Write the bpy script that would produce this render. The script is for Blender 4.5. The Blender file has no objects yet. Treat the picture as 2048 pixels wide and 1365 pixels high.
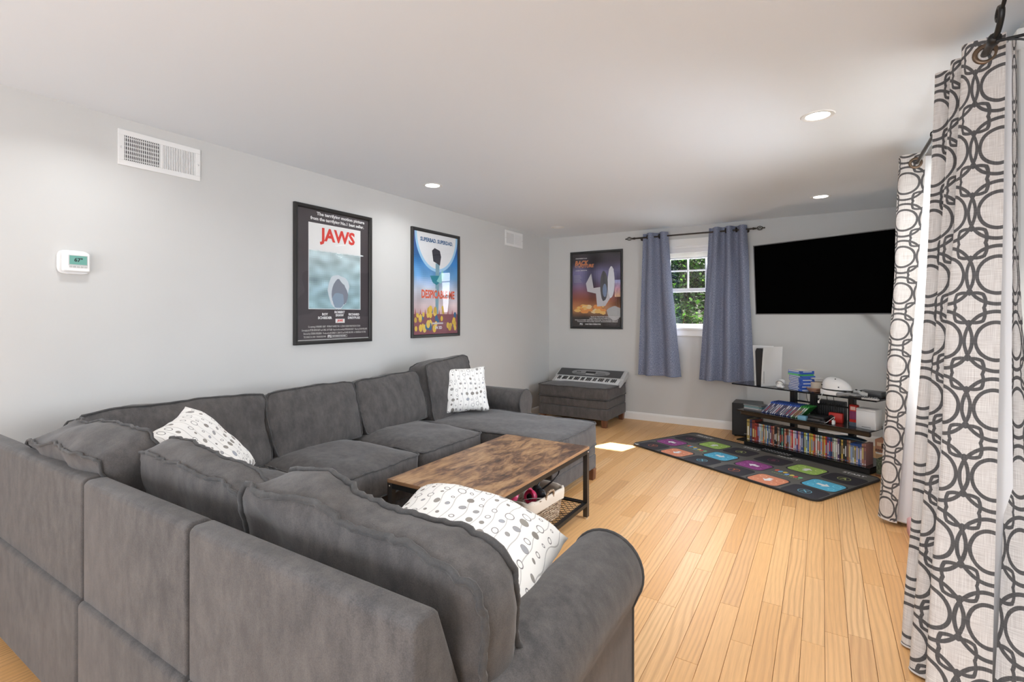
import bpy, bmesh, math, random
from mathutils import Vector, Matrix, Euler, noise
random.seed(7)
C = bpy.context.scene.collection
SC = bpy.context.scene
PI = math.pi

# ---------------------------------------------------------------- camera
cam = bpy.data.cameras.new('camera'); cam_o = bpy.data.objects.new('camera', cam); C.objects.link(cam_o)
cam_o.location = (3.31, 0, 1.34)
cam_o.rotation_euler = (PI/2, 0, math.atan2(0.527, 0.850))
cam.sensor_width = 36; cam.lens = 36*1000/2048
cam.shift_y = -(682.5-632)/2048
cam.clip_start = 0.05; cam.clip_end = 200
SC.camera = cam_o
# ---------------------------------------------------------------- colour management
SC.view_settings.view_transform = 'Standard'
SC.view_settings.look = 'None'
SC.view_settings.gamma = 1
SC.view_settings.use_curve_mapping = False
SC.view_settings.exposure = 0.57
SC.cycles.use_denoising = True
SC.cycles.max_bounces = 10
SC.cycles.diffuse_bounces = 6
SC.cycles.sample_clamp_indirect = 4
# ---------------------------------------------------------------- world, sun
w = bpy.data.worlds.new('sky'); SC.world = w; w.use_nodes = True
nt = w.node_tree; bg = nt.nodes['Background']
sky = nt.nodes.new('ShaderNodeTexSky'); sky.sky_type = 'NISHITA'; sky.sun_disc = False
sky.sun_elevation = math.radians(42); sky.sun_rotation = math.radians(20)
nt.links.new(sky.outputs[0], bg.inputs[0]); bg.inputs[1].default_value = 0.42
def add_light(kind, name, loc, energy, color=(1,1,1), size=0.1, sizey=None, direction=(0,0,-1), spread=None):
    l = bpy.data.lights.new(name, kind); l.energy = energy; l.color = color
    o = bpy.data.objects.new(name, l); C.objects.link(o); o.location = loc
    o.rotation_euler = Vector(direction).to_track_quat('-Z', 'Y').to_euler()
    if kind == 'AREA':
        l.shape = 'RECTANGLE' if sizey else 'DISK'; l.size = size
        if sizey: l.size_y = sizey
        if spread: l.spread = spread
    return o
sun = add_light('SUN', 'sun', (6, 12, 8), 24.0, (1, .95, .87), direction=(-.33, -1, -.95)); sun.data.angle = math.radians(0.6)
# unseen area lamps added as fill, behind the camera and outside the windows
UPW, FILL, CANL, CANR, WIN = 47, 60, 3.0, 7.8, 400
add_light('AREA', 'ceiling_fill', (2.3, -2.0, 1.0), UPW, (.86, .94, 1.06), 3.2, 1.8, direction=(.1, .75, .66))  # added lamp behind the camera, aimed up to brighten the ceiling
add_light('AREA', 'window_fill', (5.5, 3.3, 1.7), WIN, (.90, .96, 1.05), 3.2, 2.0, direction=(-1, .25, -.05))  # added lamp outside the right window, lifts the left wall
add_light('AREA', 'far_window_fill', (2.0, 7.0, 1.9), 36, (.90, .96, 1.05), 1.0, 1.0, direction=(-.1, -1, -.1))  # added lamp outside the far window, brightens the far end
add_light('AREA', 'room_fill', (2.4, -4.6, 1.35), FILL, (.93, .97, 1.02), 3.0, 2.0, direction=(0, 1, .03))

# ---------------------------------------------------------------- materials
def mat(name, base=(.8,.8,.8), rough=.6, metal=0, **kw):
    m = bpy.data.materials.new(name); m.use_nodes = True
    b = m.node_tree.nodes['Principled BSDF']
    b.inputs['Base Color'].default_value = (*base, 1); b.inputs['Roughness'].default_value = rough
    b.inputs['Metallic'].default_value = metal
    for k, v in kw.items(): b.inputs[k.replace('_', ' ')].default_value = v
    return m
class NT:
    def __init__(s, m): s.m = m; s.t = m.node_tree; s.b = s.t.nodes['Principled BSDF']
    def n(s, typ, **kw):
        x = s.t.nodes.new(typ)
        for k, v in kw.items(): setattr(x, k, v)
        return x
    def l(s, a, b): s.t.links.new(a, b)
    def inp(s, sock, v):
        if isinstance(v, (int, float)): sock.default_value = v
        elif isinstance(v, tuple): sock.default_value = v if len(v) == len(sock.default_value) else (*v, 1)
        else: s.l(v, sock)
    def math(s, op, a, b=None, c=None, clamp=False):
        x = s.n('ShaderNodeMath', operation=op); x.use_clamp = clamp
        s.inp(x.inputs[0], a)
        if b is not None: s.inp(x.inputs[1], b)
        if c is not None: s.inp(x.inputs[2], c)
        return x.outputs[0]
    def mix(s, f, a, b, blend='MIX'):
        x = s.n('ShaderNodeMix', data_type='RGBA', blend_type=blend)
        s.inp(x.inputs[0], f); s.inp(x.inputs[6], a); s.inp(x.inputs[7], b); return x.outputs[2]
    def coord(s, which='Object'): return s.n('ShaderNodeTexCoord').outputs[which]
    def mapping(s, vec, scale=(1,1,1), loc=(0,0,0), rot=(0,0,0)):
        x = s.n('ShaderNodeMapping'); s.l(vec, x.inputs[0]); x.inputs['Scale'].default_value = scale
        x.inputs['Location'].default_value = loc; x.inputs['Rotation'].default_value = rot; return x.outputs[0]
    def noise(s, vec, scale, detail=3, rough=.5, dist=0, dims='3D'):
        x = s.n('ShaderNodeTexNoise', noise_dimensions=dims)
        s.l(vec, x.inputs['Vector']); x.inputs['Scale'].default_value = scale; x.inputs['Detail'].default_value = detail
        x.inputs['Roughness'].default_value = rough; x.inputs['Distortion'].default_value = dist; return x.outputs[0]
    def ramp(s, f, stops):
        x = s.n('ShaderNodeValToRGB'); s.l(f, x.inputs[0]); e = x.color_ramp.elements
        while len(e) < len(stops): e.new(.5)
        for i, (p, c) in enumerate(stops): e[i].position = p; e[i].color = (*c, 1)
        return x.outputs[0]
    def bump(s, h, strength=.2, dist=.01):
        x = s.n('ShaderNodeBump'); s.l(h, x.inputs['Height']); x.inputs['Strength'].default_value = strength
        x.inputs['Distance'].default_value = dist; s.l(x.outputs[0], s.b.inputs['Normal'])
    def base(s, c): s.l(c, s.b.inputs['Base Color'])

def m_wall():
    m = mat('wall_paint', (.60,.60,.585), .75); N = NT(m); c = N.coord()
    n1 = N.noise(c, 1.3, 4); N.base(N.ramp(n1, [(.3, (.585,.585,.57)), (.7, (.615,.615,.60))]))
    N.bump(N.noise(c, 220, 2), .06, .002); return m
def m_ceiling():
    m = mat('ceiling_paint', (.80,.84,.88), .85); N = NT(m); N.bump(N.noise(N.coord(), 150, 2), .05, .002); return m
def m_fabric(name='charcoal_suede', c0=(.034,.034,.037), c1=(.116,.108,.104), warm=(.108,.092,.082)):
    m = mat(name, c0, .9); N = NT(m); c = N.coord()
    big = N.noise(N.mapping(c, (1.5,1.5,.8)), 13, 5, .7)
    fine = N.noise(c, 420, 2, .7)
    streak = N.noise(N.mapping(c, (1,1,.22)), 34, 3, .6)
    f = N.math('ADD', N.math('MULTIPLY', big, .52), N.math('ADD', N.math('MULTIPLY', fine, .38), N.math('MULTIPLY', streak, .15)))
    col = N.ramp(f, [(.43, c0), (.68, c1)])
    wn = N.noise(c, 2.1, 2); col = N.mix(N.math('MULTIPLY', wn, .5), col, warm)
    N.base(col); N.bump(fine, .25, .002)
    N.b.inputs['Sheen Weight'].default_value = .16; N.b.inputs['Sheen Roughness'].default_value = .5
    return m
def m_floor():
    m = mat('oak_boards', (.7,.42,.2), .46); N = NT(m)
    at = N.n('ShaderNodeAttribute', attribute_name='Col'); c = N.coord()
    off = N.n('ShaderNodeVectorMath', operation='MULTIPLY_ADD'); N.l(at.outputs['Color'], off.inputs[0]); off.inputs[1].default_value = (37, 91, 13); N.l(c, off.inputs[2])
    v = off.outputs[0]
    sep = N.n('ShaderNodeSeparateColor'); N.l(at.outputs['Color'], sep.inputs[0]); r = sep.outputs[0]
    basec = N.ramp(r, [(0, (.66,.35,.125)), (.25, (.74,.42,.17)), (.6, (.77,.45,.19)), (.88, (.80,.50,.235)), (1, (.60,.31,.115))])
    warp = N.noise(N.mapping(v, (5, .9, 1)), 1.6, 3, .5)
    wv = N.n('ShaderNodeTexWave', wave_type='BANDS', bands_direction='X', wave_profile='SIN')
    N.l(N.mapping(v, (9, 1.5, 1)), wv.inputs['Vector']); wv.inputs['Scale'].default_value = 1.5
    wv.inputs['Distortion'].default_value = 15; wv.inputs['Detail'].default_value = 1.5; wv.inputs['Detail Scale'].default_value = .42
    g = N.math('POWER', wv.outputs['Fac'], 2.2)
    pore = N.noise(N.mapping(v, (220, 7, 1)), 1, 3, .6)
    g2 = N.math('MULTIPLY', g, N.math('ADD', .12, N.math('MULTIPLY', sep.outputs[1], .5)))
    dark = N.mix(g2, basec, (.50,.26,.11)); 
    p2 = N.math('MULTIPLY', N.math('SUBTRACT', pore, .42, clamp=True), .9)
    col = N.mix(p2, dark, (.42,.215,.09))
    N.base(col); N.bump(pore, .05, .001); N.b.inputs['Coat Weight'].default_value = .08; N.b.inputs['Coat Roughness'].default_value = .3
    return m
def m_burnt():
    m = mat('rustic_brown_laminate', (.3,.18,.1), .42); N = NT(m); c = N.coord()
    a = N.noise(N.mapping(c, (2.4, 1.1, 1)), 3.1, 6, .62, .7)
    b = N.noise(N.mapping(c, (6, 1.6, 1)), 5, 5, .65, 1.2)
    f = N.math('ADD', N.math('MULTIPLY', a, .62), N.math('MULTIPLY', b, .38))
    col = N.ramp(f, [(.36, (.035,.022,.02)), (.44, (.14,.075,.045)), (.50, (.30,.165,.085)), (.56, (.46,.27,.13)), (.66, (.58,.38,.21))])
    s = N.noise(N.mapping(c, (70, 3, 1)), 1, 3); col = N.mix(N.math('MULTIPLY', s, .35), col, (.12,.065,.04))
    N.base(col); return m
def m_edgewood():
    m = mat('laminate_edge', (.30,.16,.08), .45); N = NT(m)
    s = N.noise(N.mapping(N.coord(), (3, 3, 60)), 2, 3); N.base(N.ramp(s, [(.3, (.24,.125,.06)), (.7, (.40,.235,.125))])); return m
def m_linen():      # lattice print curtain, UV in metres
    m = mat('lattice_linen', (.62,.59,.56), .85); N = NT(m)
    uv = N.coord('UV'); sp = N.n('ShaderNodeSeparateXYZ'); N.l(uv, sp.inputs[0])
    wob = N.noise(uv, 30, 2); 
    u = N.math('ADD', sp.outputs[0], N.math('MULTIPLY', N.math('SUBTRACT', wob, .5), .004)); v = sp.outputs[1]
    PX, PY = .176, .228
    def cell(x, P, off): return N.math('MULTIPLY', N.math('SUBTRACT', N.math('FRACT', N.math('ADD', N.math('DIVIDE', x, P), off)), .5), P)
    def length(x, y): return N.math('SQRT', N.math('ADD', N.math('MULTIPLY', x, x), N.math('MULTIPLY', y, y)))
    def band(d, t=.0058): return N.math('SUBTRACT', 1, N.math('MULTIPLY', N.math('SUBTRACT', N.math('ABSOLUTE', d), t), 900), clamp=True)
    dx, dy = cell(u, PX, 0), cell(v, PY, 0)            # circle cell
    ex, ey = cell(u, PX, .5), cell(v, PY, .5)          # star cell
    ring = band(N.math('SUBTRACT', length(dx, dy), .064))
    r2 = length(ex, ey); th = N.math('ARCTAN2', ey, ex)
    saw = N.math('PINGPONG', N.math('MULTIPLY', N.math('ADD', th, PI), 4/PI), 1.0)
    star = band(N.math('SUBTRACT', r2, N.math('ADD', .048, N.math('MULTIPLY', saw, .017))))
    ax = N.math('SUBTRACT', PX, N.math('ABSOLUTE', dx)); ay = N.math('SUBTRACT', PY, N.math('ABSOLUTE', dy))
    arc1 = band(N.math('SUBTRACT', length(dx, dy), .101)); arc2 = band(N.math('SUBTRACT', length(ax, dy), .101))
    bx = N.math('SUBTRACT', PX, N.math('ABSOLUTE', ex)); by = N.math('SUBTRACT', PY, N.math('ABSOLUTE', ey))
    arc3 = band(N.math('SUBTRACT', length(ex, by), .133)); 
    inner = N.math('LESS_THAN', length(ex, ey), .118)
    arc3 = N.math('MULTIPLY', arc3, 1.0)
    k = ring
    for a in (star, arc1, arc2): k = N.math('MAXIMUM', k, a)
    weave_v = N.noise(N.mapping(uv, (700, 12, 1)), 1, 2); weave_h = N.noise(N.mapping(uv, (10, 600, 1)), 1, 2)
    wv = N.math('ADD', N.math('MULTIPLY', weave_v, .5), N.math('MULTIPLY', weave_h, .5))
    cloth = N.ramp(wv, [(.38, (.47,.435,.415)), (.62, (.72,.70,.675))])
    ink = N.ramp(wv, [(.4, (.055,.054,.056)), (.62, (.11,.107,.107))])
    N.base(N.mix(k, cloth, ink)); N.bump(wv, .2, .001)
    return m
def m_lining(): return mat('curtain_lining', (.80,.80,.81), .8)
def m_bluecloth():
    m = mat('blue_grey_cloth', (.2,.23,.33), .9); N = NT(m); uv = N.coord('UV')
    a = N.noise(N.mapping(uv, (500, 60, 1)), 1, 2); b = N.noise(N.mapping(uv, (60, 500, 1)), 1, 2)
    f = N.math('ADD', N.math('MULTIPLY', a, .5), N.math('MULTIPLY', b, .5))
    N.base(N.ramp(f, [(.40, (.085,.10,.16)), (.5, (.20,.225,.32)), (.60, (.40,.43,.53))])); N.bump(f, .2, .001); return m
def m_dots():
    m = mat('dotted_cotton', (.85,.84,.8), .85); N = NT(m); uv = N.coord('UV')
    sp = N.n('ShaderNodeSeparateXYZ'); N.l(uv, sp.inputs[0]); u, v = sp.outputs[0], sp.outputs[1]
    wob = N.math('MULTIPLY', N.math('SINE', N.math('MULTIPLY', v, 38)), .004)
    vor = N.n('ShaderNodeTexVoronoi', voronoi_dimensions='2D', feature='F1'); 
    cb = N.n('ShaderNodeCombineXYZ'); N.l(N.math('MULTIPLY', N.math('ADD', u, wob), 22), cb.inputs[0]); N.l(N.math('MULTIPLY', v, 22), cb.inputs[1])
    N.l(cb.outputs[0], vor.inputs['Vector']); vor.inputs['Scale'].default_value = 1; vor.inputs['Randomness'].default_value = .45
    sc = N.n('ShaderNodeSeparateColor'); N.l(vor.outputs['Color'], sc.inputs[0])
    rad = N.math('ADD', .10, N.math('MULTIPLY', N.math('POWER', sc.outputs[0], 1.4), .24))
    d = N.math('SUBTRACT', vor.outputs['Distance'], rad)
    ringm = N.math('SUBTRACT', 1, N.math('MULTIPLY', N.math('SUBTRACT', N.math('ABSOLUTE', d), .018), 40), clamp=True)
    fill = N.math('MULTIPLY', N.math('LESS_THAN', d, 0), N.math('GREATER_THAN', sc.outputs[1], .55))
    lu = N.math('ABSOLUTE', N.math('SUBTRACT', N.math('FRACT', N.math('ADD', N.math('MULTIPLY', N.math('ADD', u, N.math('MULTIPLY', N.math('SINE', N.math('MULTIPLY', v, 45)), .006)), 22), 0)), .5))
    line = N.math('MULTIPLY', N.math('LESS_THAN', lu, .03), N.math('GREATER_THAN', d, 0))
    col = N.mix(N.math('MULTIPLY', line, .55), (.86,.85,.82), (.25,.24,.23))
    col = N.mix(ringm, col, (.20,.19,.19))
    tint = N.ramp(sc.outputs[2], [(0, (.24,.22,.20)), (.5, (.30,.28,.25)), (1, (.38,.40,.45))])
    N.base(N.mix(fill, col, tint)); N.bump(N.noise(uv, 14, 3), .3, .01); return m
def m_attr(name, rough=.45, **kw):
    m = mat(name, (.5,.5,.5), rough, **kw); N = NT(m); a = N.n('ShaderNodeAttribute', attribute_name='Col'); N.base(a.outputs['Color']); return m
def m_wicker():
    m = mat('wicker', (.3,.2,.12), .8); N = NT(m); c = N.coord()
    n = N.noise(N.mapping(c, (1,1,3)), 60, 2); N.base(N.ramp(n, [(.35, (.12,.07,.04)), (.55, (.38,.27,.17)), (.7, (.62,.52,.40))])); return m
def m_glass(name, tint=(1,1,1), rough=.0, gl=.10):
    m = bpy.data.materials.new(name); m.use_nodes = True; t = m.node_tree; t.nodes.clear()
    o = t.nodes.new('ShaderNodeOutputMaterial'); mx = t.nodes.new('ShaderNodeMixShader'); tr = t.nodes.new('ShaderNodeBsdfTransparent')
    g = t.nodes.new('ShaderNodeBsdfGlossy'); g.inputs['Roughness'].default_value = rough; tr.inputs[0].default_value = (*tint, 1)
    lw = t.nodes.new('ShaderNodeLayerWeight'); lw.inputs[0].default_value = .5; pw = t.nodes.new('ShaderNodeMath'); pw.operation = 'POWER'; pw.inputs[1].default_value = 4; t.links.new(lw.outputs['Facing'], pw.inputs[0])
    fr = t.nodes.new('ShaderNodeMath'); fr.operation = 'MULTIPLY_ADD'; fr.inputs[1].default_value = .7; fr.inputs[2].default_value = .03; t.links.new(pw.outputs[0], fr.inputs[0])
    t.links.new(fr.outputs[0], mx.inputs[0]); t.links.new(tr.outputs[0], mx.inputs[1]); t.links.new(g.outputs[0], mx.inputs[2]); t.links.new(mx.outputs[0], o.inputs[0]); return m
def m_leaf():
    m = mat('leaves', (.1,.25,.04), .9, Specular_IOR_Level=.05); N = NT(m); a = N.n('ShaderNodeAttribute', attribute_name='Col'); N.base(a.outputs['Color'])
    tl = N.n('ShaderNodeBsdfTranslucent'); N.l(a.outputs['Color'], tl.inputs[0]); mx = N.n('ShaderNodeMixShader'); mx.inputs[0].default_value = .5
    N.l(N.b.outputs[0], mx.inputs[1]); N.l(tl.outputs[0], mx.inputs[2]); N.l(mx.outputs[0], N.t.nodes['Material Output'].inputs[0]); return m
def m_ground():
    m = mat('earth', (.05,.07,.02), .95); N = NT(m); n = N.noise(N.coord(), 3, 5); N.base(N.ramp(n, [(.35, (.01,.011,.006)), (.55, (.02,.03,.008)), (.7, (.03,.06,.012))])); return m
def m_emit(name, col, st):
    m = mat(name, col, .5); b = m.node_tree.nodes['Principled BSDF']; b.inputs['Emission Color'].default_value = (*col, 1); b.inputs['Emission Strength'].default_value = st; return m
def m_darkwood():
    m = mat('smoked_shelf', (.03,.022,.018), .12); return m
def m_shade():
    m = mat('cell_shade', (.82,.81,.79), .8); t = m.node_tree; o = t.nodes['Material Output']; mx = t.nodes.new('ShaderNodeMixShader'); tl = t.nodes.new('ShaderNodeBsdfTranslucent')
    tl.inputs[0].default_value = (.85,.83,.80,1); mx.inputs[0].default_value = .7; t.links.new(t.nodes['Principled BSDF'].outputs[0], mx.inputs[1]); t.links.new(tl.outputs[0], mx.inputs[2]); t.links.new(mx.outputs[0], o.inputs[0]); return m
def m_walnutleg():
    m = mat('walnut', (.14,.055,.025), .4); N = NT(m); n = N.noise(N.mapping(N.coord(), (30,30,3)), 1, 3); N.base(N.ramp(n, [(.3,(.10,.035,.015)),(.7,(.22,.09,.045))])); return m

M = dict(wall=m_wall(), ceil=m_ceiling(), fabric=m_fabric(), floor=m_floor(), burnt=m_burnt(), edge=m_edgewood(), linen=m_linen(), lining=m_lining(),
    blue=m_bluecloth(), dots=m_dots(), attr=m_attr('printed'), attrm=m_attr('printed_matte', .8), wicker=m_wicker(), glass=m_glass('clear_glass'), leaf=m_leaf(),
    ground=m_ground(), trim=mat('white_trim', (.84,.84,.82), .4), white=mat('white_plastic', (.82,.82,.81), .35), whitem=mat('white_matte', (.78,.77,.75), .7),
    black=mat('black_plastic', (.012,.012,.013), .35), blackm=mat('black_matte', (.02,.02,.021), .6), metal=mat('black_steel', (.03,.03,.03), .4, .6),
    gun=mat('gunmetal', (.09,.085,.08), .35, .7), frame=mat('frame_black', (.022,.021,.020), .3), screen=mat('dark_screen', (.0008,.0008,.0008), .9, Specular_IOR_Level=0.02),
    bezel=mat('bezel_grey', (.16,.16,.165), .3, .5), darkglass=mat('black_glass', (.012,.012,.014), .06), piping=m_fabric('shadowed_piping', (.028,.028,.03), (.075,.072,.07), (.07,.065,.06)),  # piping darker than the fabric: seam shadow put into its colour
    leg=m_walnutleg(), bronze=mat('bronze', (.05,.04,.033), .4, .6), chrome=mat('chrome', (.7,.7,.7), .2, 1), rubber=mat('rubber', (.02,.02,.02), .7),
    mesh=mat('bronze_mesh', (.05,.032,.02), .45, .4), cream=mat('cream_lining', (.60,.53,.44), .85), pink=mat('pink_plastic', (.62,.045,.13), .35),
    pinkc=mat('pink_foam', (.78,.48,.50), .85), greyp=mat('grey_plastic', (.28,.28,.28), .4), silver=mat('silver_plastic', (.52,.52,.51), .35), darkgrey=mat('dark_grey_plastic', (.06,.06,.062), .45),
    lcd=m_emit('lcd', (.10,.26,.22), .35), lens=m_emit('lamp_lens', (1,.96,.9), 9.0), shade=m_shade(),
    red=mat('red_card', (.55,.03,.02), .5), box=mat('kraft_brown', (.22,.11,.06), .6), ltblue=mat('pale_blue_plastic', (.16,.36,.48), .5), bag=mat('plastic_bag', (.72,.71,.70), .35),
    brassring=mat('grommet', (.16,.11,.075), .35, .7), teal=mat('smoked_glass_teal', (.02,.06,.08), .05), deck=mat('shelf_black', (.014,.012,.012), .18), matgrey=mat('mat_grey', (.115,.11,.10), .7))

# ---------------------------------------------------------------- mesh builder
def tagp(o, label=None, cat=None, group=None, kind=None):
    if label: o['label'] = label
    if cat: o['category'] = cat
    if group: o['group'] = group
    if kind: o['kind'] = kind
    return o
class MB:
    def __init__(s): s.v = []; s.f = []; s.mi = []; s.col = []; s.uv = []; s.c = (.5,.5,.5); s.m = 0
    def add(s, vs, fs, uvs=None):
        o = len(s.v); s.v += [tuple(p) for p in vs]
        for i, f in enumerate(fs):
            s.f.append(tuple(o+k for k in f)); s.mi.append(s.m); s.col.append(s.c)
            s.uv.append([uvs[k] for k in f] if uvs else [(0,0)]*len(f))
        return s
    def color(s, c): s.c = c; return s
    def mat(s, i): s.m = i; return s
    def box(s, x0, x1, y0, y1, z0, z1, T=None):
        vs = [Vector(p) for p in ((x0,y0,z0),(x1,y0,z0),(x1,y1,z0),(x0,y1,z0),(x0,y0,z1),(x1,y0,z1),(x1,y1,z1),(x0,y1,z1))]
        if T: vs = [T @ p for p in vs]
        return s.add(vs, [(0,3,2,1),(4,5,6,7),(0,1,5,4),(1,2,6,5),(2,3,7,6),(3,0,4,7)])
    def rbox(s, x0, x1, y0, y1, z0, z1, r=.004, T=None):      # box with bevelled vertical and top edges
        def ring(i, z): return [(x0+i+r,y0+i,z),(x1-i-r,y0+i,z),(x1-i,y0+i+r,z),(x1-i,y1-i-r,z),(x1-i-r,y1-i,z),(x0+i+r,y1-i,z),(x0+i,y1-i-r,z),(x0+i,y0+i+r,z)]
        rs = [ring(r*.7, z0), ring(0, z0+r), ring(0, z1-r), ring(r*.7, z1)]
        vs = [Vector(p) for q in rs for p in q]
        if T: vs = [T @ p for p in vs]
        fs = [tuple(range(7,-1,-1)), tuple(range(24,32))]
        for k in range(3):
            for i in range(8): fs.append((k*8+i, k*8+(i+1)%8, (k+1)*8+(i+1)%8, (k+1)*8+i))
        return s.add(vs, fs)
    def tube(s, path, r, n=8, closed=False, cap=True):
        path = [Vector(p) for p in path]; m = len(path); vs = []; up = None
        for i, p in enumerate(path):
            a = path[(i-1) % m] if (i or closed) else p; b = path[(i+1) % m] if (i < m-1 or closed) else p
            d = (b-a); d = d.normalized() if d.length > 1e-9 else Vector((0,0,1))
            if up is None: up = d.orthogonal().normalized()
            up = (up - d*up.dot(d)); up = up.normalized() if up.length > 1e-6 else d.orthogonal().normalized()
            q = d.cross(up); rr = r[i] if isinstance(r, (list, tuple)) else r
            for k in range(n): t = 2*PI*k/n; vs.append(p + up*math.cos(t)*rr + q*math.sin(t)*rr)
        fs = []
        for i in range(m if closed else m-1):
            for k in range(n): fs.append((i*n+k, i*n+(k+1)%n, ((i+1)%m)*n+(k+1)%n, ((i+1)%m)*n+k))
        if cap and not closed: fs += [tuple(range(n-1,-1,-1)), tuple(range((m-1)*n, m*n))]
        return s.add(vs, fs)
    def cyl(s, a, b, r, n=16, r2=None): return s.tube([a, b], [r, r if r2 is None else r2], n)
    def lathe(s, prof, cx=0, cy=0, n=24, T=None):
        vs = []; fs = []
        for r, z in prof:
            for k in range(n): t = 2*PI*k/n; p = Vector((cx+r*math.cos(t), cy+r*math.sin(t), z)); vs.append(T @ p if T else p)
        for i in range(len(prof)-1):
            for k in range(n): fs.append((i*n+k, i*n+(k+1)%n, (i+1)*n+(k+1)%n, (i+1)*n+k))
        return s.add(vs, fs)
    def prism(s, poly, a, b, axis='y', T=None):      # polygon in the plane across the axis
        def P(p, t): return {'y': (p[0], t, p[1]), 'x': (t, p[0], p[1]), 'z': (p[0], p[1], t)}[axis]
        n = len(poly); vs = [Vector(P(p, a)) for p in poly]+[Vector(P(p, b)) for p in poly]
        if T: vs = [T @ p for p in vs]
        fs = [tuple(range(n-1,-1,-1)), tuple(range(n, 2*n))]+[(i, (i+1)%n, n+(i+1)%n, n+i) for i in range(n)]
        return s.add(vs, fs)
    def sphere(s, c, rx, ry=None, rz=None, n=14, m=10, T=None):
        ry = ry or rx; rz = rz or rx; vs = []; fs = []
        for i in range(m+1):
            a = PI*i/m
            for k in range(n): t = 2*PI*k/n; p = Vector((c[0]+rx*math.sin(a)*math.cos(t), c[1]+ry*math.sin(a)*math.sin(t), c[2]+rz*math.cos(a))); vs.append(T @ p if T else p)
        for i in range(m):
            for k in range(n): fs.append((i*n+k, (i+1)*n+k, (i+1)*n+(k+1)%n, i*n+(k+1)%n))
        return s.add(vs, fs)
    def build(s, name, mats, parent=None, loc=None, rot=None, smooth=False, bevel=0, weld=False, recalc=True):
        me = bpy.data.meshes.new(name); me.from_pydata(s.v, [], s.f)
        if not isinstance(mats, (list, tuple)): mats = [mats]
        for m in mats: me.materials.append(m)
        me.polygons.foreach_set('material_index', s.mi)
        ca = me.color_attributes.new('Col', 'BYTE_COLOR' if False else 'FLOAT_COLOR', 'CORNER')
        ul = me.uv_layers.new(name='UVMap'); cd = []; ud = []
        for i, f in enumerate(s.f):
            for k in range(len(f)): cd += [*s.c_(i), 1.0]; ud += s.uv[i][k]
        ca.data.foreach_set('color', cd); ul.data.foreach_set('uv', ud)
        if recalc or weld:
            bm = bmesh.new(); bm.from_mesh(me)
            if weld: bmesh.ops.remove_doubles(bm, verts=bm.verts, dist=1e-5)
            if recalc: bmesh.ops.recalc_face_normals(bm, faces=bm.faces)
            bm.to_mesh(me); bm.free()
        if smooth:
            me.polygons.foreach_set('use_smooth', [True]*len(me.polygons))
            if smooth != 'all': me.set_sharp_from_angle(angle=math.radians(smooth if isinstance(smooth, int) and smooth > 1 else 40))
        me.update()
        o = bpy.data.objects.new(name, me); C.objects.link(o)
        if parent: o.parent = parent
        if loc: o.location = loc
        if rot: o.rotation_euler = rot
        if bevel:
            b = o.modifiers.new('bevel', 'BEVEL'); b.width = bevel; b.segments = 2; b.limit_method = 'ANGLE'; b.angle_limit = math.radians(40)
        return o
    def c_(s, i): return s.col[i]
def thing(name, loc, label, cat, group=None, rz=0):
    o = bpy.data.objects.new(name, None); o.empty_display_size = .1; C.objects.link(o); o.location = loc; o.rotation_euler = (0,0,rz)
    return tagp(o, label, cat, group)
def struct(o): o['kind'] = 'structure'; return o
def text_geo(txt, size, depth=.0004, bold=False, width=None, shear=0, res=2):
    cu = bpy.data.curves.new('t', 'FONT'); cu.body = txt; cu.size = size; cu.extrude = depth; cu.align_x = 'CENTER'; cu.align_y = 'CENTER'; cu.resolution_u = res; cu.shear = shear
    if bold: cu.offset = size*.035
    o = bpy.data.objects.new('t', cu); me = bpy.data.meshes.new_from_object(o)
    vs = [v.co.copy() for v in me.vertices]; fs = [tuple(p.vertices) for p in me.polygons]
    if width and vs:
        w_ = max(v.x for v in vs)-min(v.x for v in vs); k = width/max(w_, 1e-6); vs = [Vector((v.x*k, v.y, v.z)) for v in vs]
    bpy.data.objects.remove(o); bpy.data.curves.remove(cu); bpy.data.meshes.remove(me); return vs, fs
def add_text(mb, txt, x, y, size, T, color, z=0, **kw):
    vs, fs = text_geo(txt, size, **kw); mb.color(color); mb.add([T @ Vector((v.x+x, v.y+y, v.z+z)) for v in vs], fs); return mb
def catmull(pts, k=6):
    pts = [Vector(p) for p in pts]; out = []
    for i in range(len(pts)-1):
        p0 = pts[max(i-1,0)]; p1 = pts[i]; p2 = pts[i+1]; p3 = pts[min(i+2, len(pts)-1)]
        for j in range(k):
            t = j/k; out.append(.5*((2*p1)+(p2-p0)*t+(2*p0-5*p1+4*p2-p3)*t*t+(3*p1-p0-3*p2+p3)*t**3))
    out.append(pts[-1]); return out

# ================================================================ ROOM
W, D, H, BK = 3.95, 6.34, 2.44, -5.0
b = MB(); b.box(-.2, 0, BK, D, -.1, H+.1); struct(b.build('wall_left', M['wall']))
# far wall with its window opening (rough opening x 1.60..2.40, z 1.19..2.20)
FX0, FX1, FZ0, FZ1 = 1.60, 2.40, 1.19, 2.20
b = MB(); b.box(-.2, FX0, D, D+.16, -.1, H+.1); b.box(FX1, W+.2, D, D+.16, -.1, H+.1); b.box(FX0, FX1, D, D+.16, -.1, FZ0); b.box(FX0, FX1, D, D+.16, FZ1, H+.1)
struct(b.build('wall_far', M['wall']))
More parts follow.
